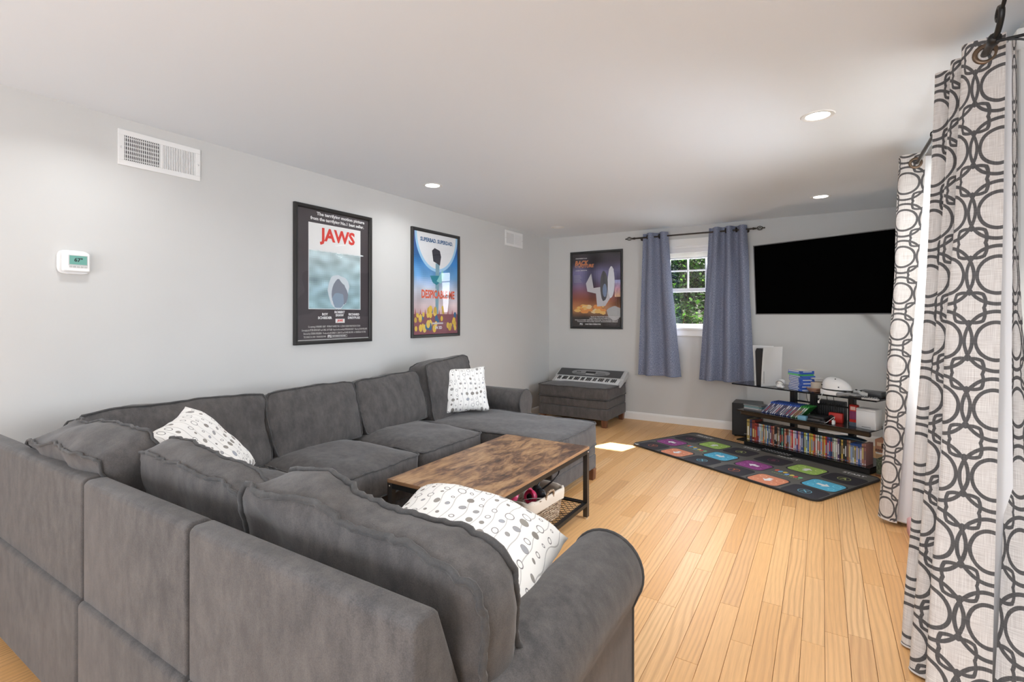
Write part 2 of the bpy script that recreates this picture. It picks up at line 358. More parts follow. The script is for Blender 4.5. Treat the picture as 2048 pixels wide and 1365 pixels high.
# right wall with a wide mulled window (y 2.66..4.36, z .74..2.33)
RY0, RY1, RZ0, RZ1 = 2.66, 4.36, .74, 2.33
b = MB(); b.box(W, W+.2, BK, RY0, -.1, H+.1); b.box(W, W+.2, RY1, D, -.1, H+.1); b.box(W, W+.2, RY0, RY1, -.1, RZ0); b.box(W, W+.2, RY0, RY1, RZ1, H+.1)
struct(b.build('wall_right', M['wall']))
b = MB(); b.box(-.2, W+.2, BK-.2, BK, -.1, H+.1); struct(b.build('wall_back', M['wall']))
b = MB(); b.box(-.2, W+.2, BK-.2, D+.2, H, H+.1); struct(b.build('ceiling', M['ceil']))
b = MB(); b.box(-.5, W+.5, D+.16, D+1.02, H+.02, H+.16); struct(b.build('sun_block_slab', M['trim']))  # unseen overhang added to cut down the sun patch on the floor
# floor with individual oak boards
fl = MB(); fl.box(0, W, BK, D, -.1, -.019); floor = struct(fl.build('floor', M['box']))
boards = []; x = 0.0; rnd = random.Random(11); bw = .083
while x < W-.01:
    y = BK + rnd.random()*-.9
    while y < D:
        L = rnd.choice([.45,.6,.75,.9,1.05,1.2,1.4,1.6]); y1 = min(y+L, D); y0 = max(y, BK)
        if y1-y0 > .02: boards.append((x, min(x+bw, W), y0, y1, (rnd.random(), rnd.random(), rnd.random())))
        y += L
    x += bw
def score(q):
    cx, cy = (q[0]+q[1])/2, (q[2]+q[3])/2; px, py = cx-3.31, cy
    d = px*-.527+py*.85; l = px*.85+py*.527
    if d < 1.4 or abs(l/d) > 1.05: return -1
    if cx < 1.3 and cy > .6 and cy < 5.2: return .01
    if cx < 2.7 and .6 < cy < 1.6: return .01
    return (q[3]-q[2])/d/d
order = sorted(range(len(boards)), key=lambda i: -score(boards[i])); vis = set(order[:290])
rest = MB()
for i, (x0, x1, y0, y1, c) in enumerate(boards):
    bm_ = MB() if i in vis else rest
    bm_.color(c); g = .0006; e = .0012
    z1 = rnd.random()*.0003
    bm_.add([(x0+g,y0+g,-.018),(x1-g,y0+g,-.018),(x1-g,y1-g,-.018),(x0+g,y1-g,-.018),(x0+g,y0+g,-.001),(x1-g,y0+g,-.001),(x1-g,y1-g,-.001),(x0+g,y1-g,-.001),
             (x0+e,y0+e,z1),(x1-e,y0+e,z1),(x1-e,y1-e,z1),(x0+e,y1-e,z1)],
            [(0,3,2,1),(0,1,5,4),(1,2,6,5),(2,3,7,6),(3,0,4,7),(4,5,9,8),(5,6,10,9),(6,7,11,10),(7,4,8,11),(8,9,10,11)])
    if i in vis: bm_.build('floorboard', M['floor'], floor, recalc=False)
rest.build('floorboards', M['floor'], floor, recalc=False)['kind'] = 'stuff'
# baseboards: profiled
def baseboard(name, p, q, n):
    p = Vector(p); q = Vector(q); n = Vector(n); prof = [(0,0),(.014,0),(.014,.075),(.011,.082),(.011,.088),(.004,.098),(0,.098)]
    b = MB(); vs = []
    for e in (p, q):
        for a, z in prof: vs.append((e.x+n.x*a, e.y+n.y*a, z))
    k = len(prof); b.add(vs, [tuple(range(k)), tuple(range(2*k-1, k-1, -1))]+[(i, (i+1)%k, k+(i+1)%k, k+i) for i in range(k)])
    return struct(b.build(name, M['trim']))
baseboard('baseboard_left', (0, BK), (0, D), (1,0)); baseboard('baseboard_far', (0, D), (W, D), (0,-1)); baseboard('baseboard_right', (W, BK), (W, D), (-1,0)); baseboard('baseboard_back', (0, BK), (W, BK), (0,1))

# ---------------------------------------------------------------- far window
wr = bpy.data.objects.new('window_1', None); C.objects.link(wr); wr.location = (2.0, D, FZ0); struct(wr)
def wpart(mb, name, m, root=None, **kw):
    root = root or wr; o = mb.build(name, m, root, **kw); o.matrix_parent_inverse = Matrix.Translation(root.location).inverted(); return o
b = MB(); y0, y1 = D-.018, D
b.rbox(FX0-.07, FX0+.005, y0, y1, FZ0-.005, FZ1); b.rbox(FX1-.005, FX1+.07, y0, y1, FZ0-.005, FZ1); b.rbox(FX0-.07, FX1+.07, y0-.003, y1, FZ1-.005, FZ1+.085)
wpart(b, 'casing', M['trim'])
b = MB(); b.rbox(FX0-.10, FX1+.10, D-.045, D+.06, FZ0-.02, FZ0+.005); b.rbox(FX0-.08, FX1+.08, D-.016, D, FZ0-.10, FZ0-.02); wpart(b, 'sill', M['trim'])
b = MB(); b.box(FX0, FX0+.035, D, D+.13, FZ0, FZ1); b.box(FX1-.035, FX1, D, D+.13, FZ0, FZ1); b.box(FX0, FX1, D, D+.13, FZ1-.03, FZ1); b.box(FX0, FX1, D+.03, D+.15, FZ0, FZ0+.02); wpart(b, 'jamb', M['trim'])
def sash(root, axis, a0, a1, z0, z1, dep, cols, rows, th=.03, fr=.045, mt=.018):
    def bx(mb, p, q, r, s, grow=0):
        if axis == 'x': mb.box(p, q, dep-grow, dep+th+grow, r, s)
        else: mb.box(dep-grow, dep+th+grow, p, q, r, s)
    b = MB(); bx(b, a0, a0+fr, z0, z1); bx(b, a1-fr, a1, z0, z1); bx(b, a0+fr, a1-fr, z0, z0+fr); bx(b, a0+fr, a1-fr, z1-fr, z1); o = wpart(b, 'sash', M['trim'], root, bevel=.002)
    ia0, ia1, iz0, iz1 = a0+fr, a1-fr, z0+fr, z1-fr; pw, ph = (ia1-ia0)/cols, (iz1-iz0)/rows
    for i in range(1, cols): b = MB(); bx(b, ia0+pw*i-mt/2, ia0+pw*i+mt/2, iz0, iz1, -.004); q = wpart(b, 'muntin', M['trim'], root)
    for j in range(1, rows): b = MB(); bx(b, ia0, ia1, iz0+ph*j-mt/2, iz0+ph*j+mt/2, -.006); q = wpart(b, 'muntin', M['trim'], root)
    for i in range(cols):
        for j in range(rows):
            b = MB(); bx(b, ia0+pw*i, ia0+pw*(i+1), iz0+ph*j, iz0+ph*(j+1), -.012); wpart(b, 'pane', M['glass'], root)
sash(wr, 'x', FX0+.035, FX1-.035, 1.635, FZ1-.03, D+.085, 3, 2)
sash(wr, 'x', FX0+.035, FX1-.035, FZ0+.005, 1.68, D+.05, 1, 1)
t = thing('window_shade', (2.0, D+.03, FZ1-.03), 'white pleated shade raised to the top of the small far window', 'shade')
b = MB(); b.rbox(-.36, .36, -.02, .03, -.055, 0); b.build('headrail', M['white'], t)
b = MB()
for k in range(5): b.prism([(-.014, -.058-k*.011), (.0, -.056-k*.011), (.024, -.0575-k*.011), (.0, -.067-k*.011)][:4], -.355, .355, 'x')
b.build('folded_cells', M['shade'], t)
b = MB(); b.rbox(-.36, .36, -.012, .022, -.128, -.112); b.build('bottom_rail', M['white'], t)

# ---------------------------------------------------------------- right window
w2 = bpy.data.objects.new('window_2', None); C.objects.link(w2); w2.location = (W, (RY0+RY1)/2, RZ0); struct(w2)
b = MB(); x0, x1 = W-.02, W
b.rbox(x0, x1, RY0-.10, RY0+.005, RZ0, RZ1+.0); b.rbox(x0, x1, RY1-.005, RY1+.10, RZ0, RZ1); b.rbox(x0-.006, x1, RY0-.10, RY1+.10, RZ1-.005, RZ1+.075); 
wpart(b, 'casing', M['trim'], w2)
b = MB(); b.rbox(W-.055, W+.06, RY0-.13, RY1+.13, RZ0-.025, RZ0+.003); b.rbox(W-.03, W, RY0-.10, RY1+.10, RZ0-.05, RZ0-.025); b.rbox(W-.018, W, RY0-.10, RY1+.10, RZ0-.10, RZ0-.05); wpart(b, 'sill', M['trim'], w2)
b = MB(); b.box(W, W+.15, RY0, RY0+.03, RZ0, RZ1); b.box(W, W+.15, RY1-.03, RY1, RZ0, RZ1); b.box(W, W+.15, 3.47, 3.55, RZ0, RZ1); b.box(W, W+.15, RY0, RY1, RZ1-.03, RZ1); b.box(W+.02, W+.17, RY0, RY1, RZ0, RZ0+.02); wpart(b, 'jamb', M['trim'], w2)
for a0, a1 in ((RY0+.03, 3.47), (3.55, RY1-.03)):
    sash(w2, 'y', a0, a1, 1.52, RZ1-.03, W+.10, 1, 1); sash(w2, 'y', a0, a1, RZ0+.02, 1.56, W+.065, 1, 1)
def shade_y(ya, yb, zbot, label):
    t = thing('cellular_shade', (W+.03, (ya+yb)/2, RZ1-.03), label, 'shade', None)
    h = (yb-ya)/2; b = MB(); b.rbox(-.02, .03, -h, h, -.04, 0); b.build('headrail', M['white'], t)
    b = MB(); z = -.04; n = max(2, int((RZ1-.03-.04-zbot)/.019)); dz = (RZ1-.07-zbot)/n
    for k in range(n): b.prism([(-.008, z-dz*(k+.5)), (.005, z-dz*k), (.018, z-dz*(k+.5)), (.005, z-dz*(k+1))], -h+.004, h-.004, 'y')
    # prism on y axis uses (x,z) pairs
    b.build('cells', M['shade'], t)
    b = MB(); b.rbox(-.01, .02, -h, h, z-dz*n-.03, z-dz*n); b.build('bottom_rail', M['white'], t); return t
shade_y(RY0+.035, 3.465, 1.92, 'white cellular shade half lowered beside the near patterned curtain')
shade_y(3.555, RY1-.035, .80, 'white cellular shade lowered to the sill between the patterned curtains')

# ================================================================ CEILING LIGHTS
def can(x, y, label, on=True, group=None):
    t = thing('recessed_light', (x, y, H), label, 'ceiling light', group)
    b = MB(); b.lathe([(.058,-.001),(.062,-.004),(.080,-.004),(.084,0)], n=32); b.build('trim_ring', M['white'], t, smooth=True)
    if on:
        b = MB(); b.lathe([(0,-.0015),(.06,-.0015)], n=32); b.build('lens', M['lens'], t, recalc=False)
        add_light('AREA', 'lamp', (x, y, H-.012), CANL if x < 1 else CANR*(.75 if y > 5 else 1), (.96,.98,1), .12, direction=(0,0,-1), spread=math.radians(150))
    else:
        b = MB(); b.lathe([(0,-.014),(.018,-.014),(.03,-.011),(.045,-.006),(.058,-.003)], n=32); b.build('eyeball', M['trim'], t, smooth=True)
can(3.29, 3.22, 'large glowing recessed light in the ceiling nearest the patterned curtains'); can(.52, 3.23, 'glowing recessed light in the ceiling above the posters on the long wall')
can(3.30, 5.42, 'glowing recessed light in the ceiling above the television'); can(.52, 5.58, 'small unlit recessed light in the ceiling at the far left corner', False)
for x, y in ((3.29, 1.0), (.52, 1.0), (3.29, -1.3), (.52, -1.3)): add_light('AREA', 'lamp', (x, y, H-.012), CANL*.8 if x < 1 else 9, (.96,.98,1), .12, spread=math.radians(140))

# ================================================================ WALL VENTS, THERMOSTAT
def vent(y0, y1, z0, z1, label, simple=False):
    cy, cz = (y0+y1)/2, (z0+z1)/2; t = thing('wall_vent', (0, cy, cz), label, 'vent', 'white air vents high on the long wall')
    a, h = (y1-y0)/2, (z1-z0)/2
    b = MB(); e = .03
    for (p,q,r,s) in ((-a,a,-h,-h+e),(-a,a,h-e,h),(-a,-a+e,-h+e,h-e),(a-e,a,-h+e,h-e),(-.008,.008,-h+e,h-e)): b.box(0,.008,p,q,r,s)
    b.build('faceplate', M['white'], t, bevel=.002)
    b = MB(); b.box(.0005,.0012,-a+e,-.008,-h+e,h-e); b.build('duct_opening', M['black'], t)
    b = MB(); b.box(.0005,.0012,.008,a-e,-h+e,h-e); b.build('closed_damper', M['silver'], t)
    mb = MB()
    n = 19
    for i in range(n):
        y = -a+e+(a-e-.008)*(i+.5)/n; mb.box(.003,.0065,y-.0017,y+.0017,-h+e,h-e)
        y = .008+(a-e-.008)*(i+.5)/n; mb.box(.003,.0065,y-.0030,y+.0030,-h+e,h-e)
    mb.build('vertical_slats', M['white'], t)
    mb = MB()
    for i in range(6): z = -h+e+(2*h-2*e)*(i+.5)/6; mb.box(.0015,.003,-a+e,-.008,z-.004,z+.004)
    mb.build('rear_louvers', M['silver'], t)
    for s in (-1,1): b = MB(); b.sphere((.008, s*(a-.013), 0), .002, .005, .005); b.build('screw', M['chrome'], t)
vent(1.20, 1.63, 2.18, 2.378, 'white rectangular air vent above and left of the posters'); vent(5.17, 5.59, 2.21, 2.40, 'white air vent high on the long wall near the far corner')
t = thing('thermostat', (0, 1.007, 1.617), 'white wall thermostat with a green display', 'thermostat')
b = MB(); b.prism([(math.cos(a)*.066 if 0 else (abs(math.cos(a))**.45)*(1 if math.cos(a) > 0 else -1)*.0675, (abs(math.sin(a))**.45)*(1 if math.sin(a) > 0 else -1)*.062) for a in [2*PI*i/40 for i in range(40)]], 0, .012, 'x'); b.build('wall_plate', M['white'], t, smooth=30, bevel=.003)
b = MB(); b.rbox(.012,.034,-.052,.062,-.05,.05,.006); b.build('body', M['white'], t, smooth=30)
b = MB(); b.box(.034,.0348,-.028,.050,-.018,.036); b.build('bezel', M['silver'], t)
b = MB(); b.box(.0348,.0354,-.025,.047,-.012,.033); b.build('display', M['lcd'], t)
b = MB(); T = Matrix.Translation((.0356, .012, .011)) @ Matrix(((0,0,1,0),(1,0,0,0),(0,1,0,0),(0,0,0,1)))
add_text(b, '67°', 0, 0, .026, T, (.01,.03,.03), bold=True); b.build('digits', M['attr'], t)
b = MB()
for k in range(5): b.rbox(.034,.037,-.026+k*.0155,-.0135+k*.0155,-.027,-.020,.0015)
b.build('buttons', M['silver'], t)

# ================================================================ POSTERS
def wallT(plane, cx, cy, cz):
    if plane == 'left': return Matrix.Translation((cx, cy, cz)) @ Matrix(((0,0,1,0),(1,0,0,0),(0,1,0,0),(0,0,0,1)))
    return Matrix.Translation((cx, cy, cz)) @ Matrix(((1,0,0,0),(0,0,-1,0),(0,1,0,0),(0,0,0,1)))
def poster(plane, loc, w, h, label, draw, fw=.03, warp=False):
    t = thing('framed_poster', loc, label, 'poster', 'framed film posters')
    T = wallT(plane, 0, 0, 0); a, c = w/2, h/2
    b = MB()
    prof = [(0,0),(0,.022),(.006,.026),(fw-.008,.024),(fw,.016),(fw,0)]
    cor = [(-a,-c),(a,-c),(a,c),(-a,c)]; vs = []
    for (x, y) in cor:
        sx, sy = (1 if x < 0 else -1), (1 if y < 0 else -1)
        for d, z in prof: vs.append(T @ Vector((x+sx*d, y+sy*d, z)))
    k = len(prof); b.add(vs, [(i*k+j, ((i+1)%4)*k+j, ((i+1)%4)*k+j+1, i*k+j+1) for i in range(4) for j in range(k-1)])
    b.build('frame', M['frame'], t)
    sh = MB(); sh.color((.05,.04,.045)); 
    a2, c2 = a-fw+.002, c-fw+.002; pr = MB(); tx = []
    def rect(x0, y0, x1, y1, col, z=0, mb=None): (mb or pr).color(col).add([T @ Vector(p) for p in ((x0,y0,.0085+z),(x1,y0,.0085+z),(x1,y1,.0085+z),(x0,y1,.0085+z))], [(0,1,2,3)])
    def poly(pts, col, z=0): pr.color(col).add([T @ Vector((x, y, .0085+z)) for x, y in pts], [tuple(range(len(pts)))])
    def grad(x0, y0, x1, y1, cols, z=0, nx=10, ny=24, seed=0, amp=.15, f=6):
        for i in range(nx):
            for j in range(ny):
                u, v = (i+.5)/nx, (j+.5)/ny; q = v*(len(cols)-1); kk = min(int(q), len(cols)-2); r = q-kk
                nn = 1+amp*noise.noise(Vector((u*f*w/h, v*f, seed)))*2
                col = tuple(max(0, (cols[kk][m]*(1-r)+cols[kk+1][m]*r)*nn) for m in range(3))
                rect(x0+(x1-x0)*i/nx, y0+(y1-y0)*j/ny, x0+(x1-x0)*(i+1)/nx, y0+(y1-y0)*(j+1)/ny, col, z)
    def text(s, x, y, size, col, width=None, bold=False, z=.0012, **kw): tx.append(MB()); add_text(tx[-1], s, x, y, size, T @ Matrix.Translation((0,0,.0085)), col, z=z, width=width, bold=bold, **kw)
    draw(rect, poly, grad, text, a2, c2)
    sh.box(-a2, a2, -c2, c2, .002, .0075) if False else sh.add([T @ Vector(p) for p in ((-a2,-c2,.003),(a2,-c2,.003),(a2,c2,.003),(-a2,c2,.003),(-a2,-c2,.008),(a2,-c2,.008),(a2,c2,.008),(-a2,c2,.008))], [(0,3,2,1),(4,5,6,7),(0,1,5,4),(1,2,6,5),(2,3,7,6),(3,0,4,7)])
    p = sh.build('sheet', M['attr'], t); pr.build('printed_picture', M['attrm'], p, recalc=False); [q.build('lettering', M['attrm'], p, recalc=False) for q in tx]
    g = MB()
    if warp:
        n = 40; vs = []; 
        for i in range(n+1):
            for j in range(n+1):
                x, y = -a2+2*a2*i/n, -c2+2*c2*j/n
                z = .0125+.0013*noise.noise(Vector((x*3, y*16+math.sin(x*7), 1)))+.0008*noise.noise(Vector((x*9, y*9, 4)))
                vs.append(T @ Vector((x, y, z)))
        g.add(vs, [(i*(n+1)+j, (i+1)*(n+1)+j, (i+1)*(n+1)+j+1, i*(n+1)+j+1) for i in range(n) for j in range(n)])
        g.build('plastic_cover', M['glass'], t, smooth='all', recalc=False)
    else:
        g.add([T @ Vector(p) for p in ((-a2,-c2,.0125),(a2,-c2,.0125),(a2,c2,.0125),(-a2,c2,.0125))], [(0,1,2,3)]); g.build('glazing', M['glass'], t, recalc=False)
    return t
def blob(cx, cy, rx, ry, n=20, ph=0, irr=0, seed=0):
    return [(cx+rx*(1+irr*noise.noise(Vector((math.cos(t)*1.5, math.sin(t)*1.5, seed))))*math.cos(t+ph), cy+ry*(1+irr*noise.noise(Vector((math.cos(t)*1.5, math.sin(t)*1.5, seed+5))))*math.sin(t+ph)) for t in [2*PI*i/n for i in range(n)]]
WH = (.80,.80,.80)
def draw_shark(rect, poly, grad, text, a, c):      # dark border, white and sea-coloured picture, red title, credits
    x0, x1, y0, y1 = -a*.72, a*.74, -c*.52, c*.80
    rect(x0, y0, x1, y1, (.82,.83,.82), .0002)
    grad(x0+.004, y0+.004, x1-.004, c*.38, [(.30,.46,.50),(.32,.47,.52),(.40,.54,.57),(.50,.62,.64)], .0004, 26, 30, 3, .30, 7)
    for k in range(9): poly(blob(x0+.06+k*.055, c*.385, .034, .006), (.80,.84,.84), .0006)
    # plain pale upwelling of light and a soft grey-blue rock shape
    poly(blob(.03, y0+.15, .10, .145, 24, 0, .25, 2), (.60,.66,.70), .0006); poly(blob(.035, y0+.12, .075, .112, 24, 0, .3, 4), (.22,.24,.29), .0008); poly(blob(.03, y0+.075, .06, .066, 20, 0, .3, 6), (.25,.33,.42), .001)
    text('JAWS', .03, c*.63, .135, (.70,.055,.04), .34, True)
    text('The terrifying motion picture', .06, c*.945, .034, WH, .47, True); text('from the terrifying No.1 best seller.', .03, c*.865, .034, WH, .52, True)
    text('ROY', -.10, -c*.60, .026, WH, None, True); text('SCHEIDER', -.10, -c*.655, .026, WH, .13, True); text('ROBERT', .04, -c*.565, .026, WH, .10, True); text('SHAW', .04, -c*.615, .026, WH, .08, True)
    text('RICHARD', .185, -c*.60, .026, WH, .11, True); text('DREYFUSS', .185, -c*.655, .026, WH, .125, True)
    rect(.0, -c*.735, .09, -c*.67, (.8,.8,.78), .001); text('JAWS', .045, -c*.70, .024, (.7,.05,.04), .055, True, .0016)
    for k, s in enumerate(['Co-starring LORRAINE GARY · MURRAY HAMILTON · A ZANUCK/BROWN PRODUCTION','Screenplay by PETER BENCHLEY and CARL GOTTLIEB · Based on the novel by PETER BENCHLEY · Music by JOHN WILLIAMS','Directed by STEVEN SPIELBERG · Produced by RICHARD D. ZANUCK and DAVID BROWN · A UNIVERSAL PICTURE']):
        text(s, 0.01 if k else 0, -c*(.79+k*.052), .022, (.62,.60,.58), (.50,.63,.60)[k], False, res=1)
    text('TECHNICOLOR®  PANAVISION®', -.19, -c*.945, .02, (.6,.58,.56), .20, res=1); rect(-.075, -c*.965, .115, -c*.925, (.6,.6,.58), .0004); rect(-.072, -c*.961, .112, -c*.929, (.06,.05,.05), .0006); text('PG', -.055, -c*.945, .028, WH, None, True); text('MAY BE TOO INTENSE FOR YOUNGER CHILDREN', .035, -c*.945, .014, WH, .13, res=1)
    rect(-a, -c, a, -c*.985, (.55,.55,.53), .0004)
def draw_blue(rect, poly, grad, text, a, c):
    grad(-a, -c, a, c, [(.30,.12,.12),(.45,.22,.22),(.72,.60,.62),(.62,.66,.76),(.16,.38,.68),(.05,.25,.60),(.04,.14,.42),(.06,.06,.22)], 0, 26, 50, 8, .22, 7)
    pts = [(max(-a, min(a, .30*math.cos(t)+.01)), min(c, c*1.02+.36*math.sin(t))) for t in [PI+PI*i/30 for i in range(31)]]
    pts2 = [(max(-a, min(a, .33*math.cos(t)+.01)), min(c, c*1.02+.39*math.sin(t))) for t in [PI+PI*i/30 for i in range(31)]]
    poly(pts2, (.35,.62,.85), .0004); poly(pts, (.80,.82,.84), .0006)
    text('SUPERBAD. SUPERDAD.', .01, c*.855, .052, (.04,.13,.28), .50, True)
    poly([(-.05,c*.45),(-.07,c*.66),(-.03,c*.72),(.05,c*.68),(.07,c*.56),(.05,c*.38),(.0,c*.42)], (.035,.035,.05), .0008)     # plain dark shape
    poly([(-.02,-c*.9),(.02,-c*.9),(.045,c*.40),(-.015,c*.42)], (.22,.38,.46), .0007)
    poly([(-.10,c*.16),(.08,c*.18),(.06,c*.06),(.0,-c*.02),(-.06,c*.03)], (.03,.24,.32), .0009); poly([(.0,c*.06),(.09,c*.30),(.12,c*.2),(.07,c*.02)], (.25,.60,.62), .0010)
    text('DESPICABLE ME', .03, -c*.215, .11, (.72,.13,.06), .51, True); text('from universal pictures', -.10, -c*.10, .03, WH, .2, res=1)
    r = random.Random(5)
    for k in range(9): x = -a+.03+k*.07; poly([(x-.012,-c*.62),(x,-c*.45-r.random()*.03),(x+.012,-c*.62)], (.38,.12,.14), .0008)
    rect(-a, -c, a, -c*.60, (.26,.10,.12), .0009)
    for k in range(46):      # plain yellow and denim-blue rounded pebbles fill the foot of the sheet
        x = r.uniform(-a+.03, a-.03); y = r.uniform(-c+.02, -c*.60 if abs(x) > .12 else -c*.42); s = r.uniform(.02,.04)
        poly(blob(x, y, s*.7, s), r.choice([(.72,.50,.08),(.78,.58,.14),(.62,.42,.08),(.78,.55,.10),(.06,.16,.30)]), .0012+.00002*k)
    rect(-.07, -c*.80, .10, -c*.77, (.55,.52,.55), .0024); text('IN 3D', .03, -c*.875, .04, (.75,.75,.8), None, True, .003)
def draw_sky(rect, poly, grad, text, a, c):
    grad(-a, -c, a, c, [(.035,.03,.03),(.05,.04,.035),(.45,.20,.08),(.30,.09,.05),(.17,.08,.12),(.13,.12,.22),(.14,.13,.24),(.06,.05,.07),(.05,.045,.05)], 0, 26, 46, 5, .5, 5)
    r = random.Random(2)
    for k in range(34): x = r.uniform(-a+.01, a*.35); y = r.uniform(-c*.60, -c*.42)-(x+a)*.03; s = r.uniform(.012,.04); poly(blob(x, y, s*1.3, s*.7, 12, 0, .5, k), r.choice([(.80,.50,.16),(.80,.62,.34),(.75,.30,.08)]), .0004+.00002*k)
    # plain pale doorway-like glow panel and a plain dark upright shape
    poly([(a*.05,-c*.45),(a*.38,-c*.44),(a*.70,-c*.1),(a*.72,c*.55),(a*.55,c*.50),(a*.50,c*.1),(-a*.1,c*.05),(-a*.2,c*.45),(-a*.42,c*.18),(-a*.36,-.02),(a*.0,-c*.1)], (.58,.57,.60), .0012)
    poly(blob(a*.62, c*.2, .05, .20, 20, 0, .2, 1), (.72,.74,.80), .0014); grad(a*.76, -c*.2, a, c*.25, [(.7,.45,.25),(.55,.30,.40),(.35,.42,.70)], .001, 5, 10, 3, .2, 5)
    poly(blob(a*.33, c*.10, .055, .20, 20, 0, .15, 3), (.10,.10,.11), .0016); poly(blob(a*.36, -c*.02, .03, .09, 14), (.22,.28,.42), .0018)
    poly(blob(a*.75, -c*.62, .10, .09, 18, 0, .3, 7), (.42,.42,.42), .0015)
    text('BACK', -a*.62, c*.74, .085, (.66,.24,.10), .20, True, shear=.2); text('TO THE', -a*.78, c*.645, .036, (.55,.32,.30), .085, True); text('FUTURE', -a*.40, c*.655, .06, (.66,.24,.10), .21, True, shear=.2)
    text('STEVEN SPIELBERG Presents', -a*.62, c*.87, .018, (.6,.6,.6), .17, True, res=1); text('A ROBERT ZEMECKIS Film', -a*.62, c*.54, .018, (.6,.6,.6), .17, True, res=1)
    for k in range(6): rect(-a*.93, c*(.40-k*.035), -a*(.66-.03*(k%3)), c*(.408-k*.035), (.42,.42,.45), .001)
    for k, (s, x, w_) in enumerate([('"BACK TO THE FUTURE" Starring MICHAEL J. FOX', a*.35, .40), ('CHRISTOPHER LLOYD LEA THOMPSON CRISPIN GLOVER', a*.32, .42), ('Written by ROBERT ZEMECKIS & BOB GALE  Music by ALAN SILVESTRI', .0, .62), ('Produced by BOB GALE and NEIL CANTON  Directed by ROBERT ZEMECKIS', a*.05, .58)]):
        text(s, x, -c*(.73+.043*k), .02, (.62,.60,.60), w_, True, res=1)
    text('PG', -a*.62, -c*.93, .034, WH, None, True); text('DOLBY STEREO', -a*.3, -c*.93, .022, WH, .10, True, res=1); text('A UNIVERSAL PICTURE', a*.02, -c*.93, .022, WH, .12, True, res=1)
poster('left', (0, 2.650, 1.652), .743, 1.06, 'black framed film poster with a red title and pale blue sea picture', draw_shark, warp=True)
poster('left', (0, 3.882, 1.658), .735, 1.06, 'black framed film poster in bright blue with orange lettering and yellow shapes', draw_blue)
poster('far', (.718, D, 1.690), .75, 1.055, 'dark framed film poster with fire and stormy sky on the far wall', draw_sky)

# ================================================================ CURTAINS
def sheetmesh(top, bot, z0, z1, front, back, root, name='cloth', k=7, nz=34, power=1.3, hem=0.0, sway=0.0, lname='lining', th=.005, loc=(0,0,0), flip=False, uoff=0):
    A = catmull([(p[0], p[1], 0) for p in top], k); B = catmull([(p[0], p[1], 0) for p in bot], k); n = len(A); L = Vector(loc)
    us = [0]; lt = sum((B[i+1]-B[i]).length for i in range(n-1)); la = sum((A[i+1]-A[i]).length for i in range(n-1)); full = max(la, lt)
    for i in range(1, n): us.append(us[-1]+((A[i]-A[i-1]).length+(B[i]-B[i-1]).length)/2)
    us = [u*full/us[-1]+uoff for u in us]
    def P(i, j, off):
        t = j/nz; s = t**power; a = A[i].lerp(B[i], s); i0, i1 = max(i-1,0), min(i+1,n-1)
        d = A[i1].lerp(B[i1], s)-A[i0].lerp(B[i0], s); nn = Vector((-d.y, d.x, 0)).normalized()*(1 if not flip else -1)
        z = z1+(z0-z1)*t
        wv = sway*noise.noise(Vector((us[i]*5, z*2.2, 3)))*min(1, t*4)
        q = a+nn*(wv-off); q.z = z+hem*noise.noise(Vector((us[i]*9, 0, 7)))*t; return q-L
    def mk(off, nm, m, uvs=True):
        b = MB(); vs = [P(i, j, off) for i in range(n) for j in range(nz+1)]; uv = [(us[i], z1+(z0-z1)*j/nz) for i in range(n) for j in range(nz+1)]
        b.add(vs, [(i*(nz+1)+j, i*(nz+1)+j+1, (i+1)*(nz+1)+j+1, (i+1)*(nz+1)+j) for i in range(n-1) for j in range(nz)], uv)
        return b.build(nm, m, root, smooth='all', recalc=False)
    o = mk(0, name, front)
    if back: mk(th, lname, back)
    b = MB(); path = [P(i, nz, th*.5) for i in range(n)]; b.tube(path, .005, 6)     # rolled hem
    q = b.build('hem', front, root, smooth='all'); 
    return o
def grommet(root, loc, normal, r=.026, m=None):
    b = MB(); T = Vector(normal).to_track_quat('Z', 'Y').to_matrix().to_4x4(); T.translation = Vector(loc)
    b.lathe([(r-.006,-.004),(r-.008,.0),(r-.006,.004),(r,.0055),(r+.008,.003),(r+.008,-.003),(r,-.0055),(r-.006,-.004)], n=24, T=T); return b.build('grommet', m or M['brassring'], root, smooth='all')
# --- small far window: two blue-grey panels
RZ = 2.325; RYF = 6.235
def folds(x0, x1, n, amp, y, ph=0):
    pts = []; m = n*4
    for i in range(m+1): t = i/m; pts.append((x0+(x1-x0)*t, y+amp*math.sin(2*PI*n*t+ph)))
    return pts
for (tx0, tx1, bx0, bx1, lab, gx, n, zb) in ((1.385, 1.70, 1.325, 1.855, 'blue grey curtain panel hanging left of the small far window', (1.455,1.60), 2, .60), (2.175, 2.585, 2.065, 2.66, 'blue grey curtain panel hanging right of the small far window', (2.365,2.475), 3, .585)):
    t = thing('blue_curtain', ((tx0+tx1)/2, RYF, 0), lab, 'curtain', 'blue grey curtains at the small far window')
    sheetmesh(folds(tx0, tx1, n, .046, RYF-.01, .6), folds(bx0, bx1, n, .066, RYF-.03, .6), zb, 2.375, M['blue'], None, t, k=4, nz=30, power=1.1, hem=.012, sway=.012, loc=t.location, th=.004)
    for g in gx: grommet(t, (g-t.location.x, -.012, RZ), (1,-.25,0), .022, M['bronze'])
t = thing('curtain_rod', (1.95, RYF, RZ), 'dark bronze rod with twisted cage finials over the small far window', 'curtain rod')
b = MB(); b.cyl((-.66,0,0), (.69,0,0), .0095, 12); b.build('rod', M['bronze'], t, smooth=40)
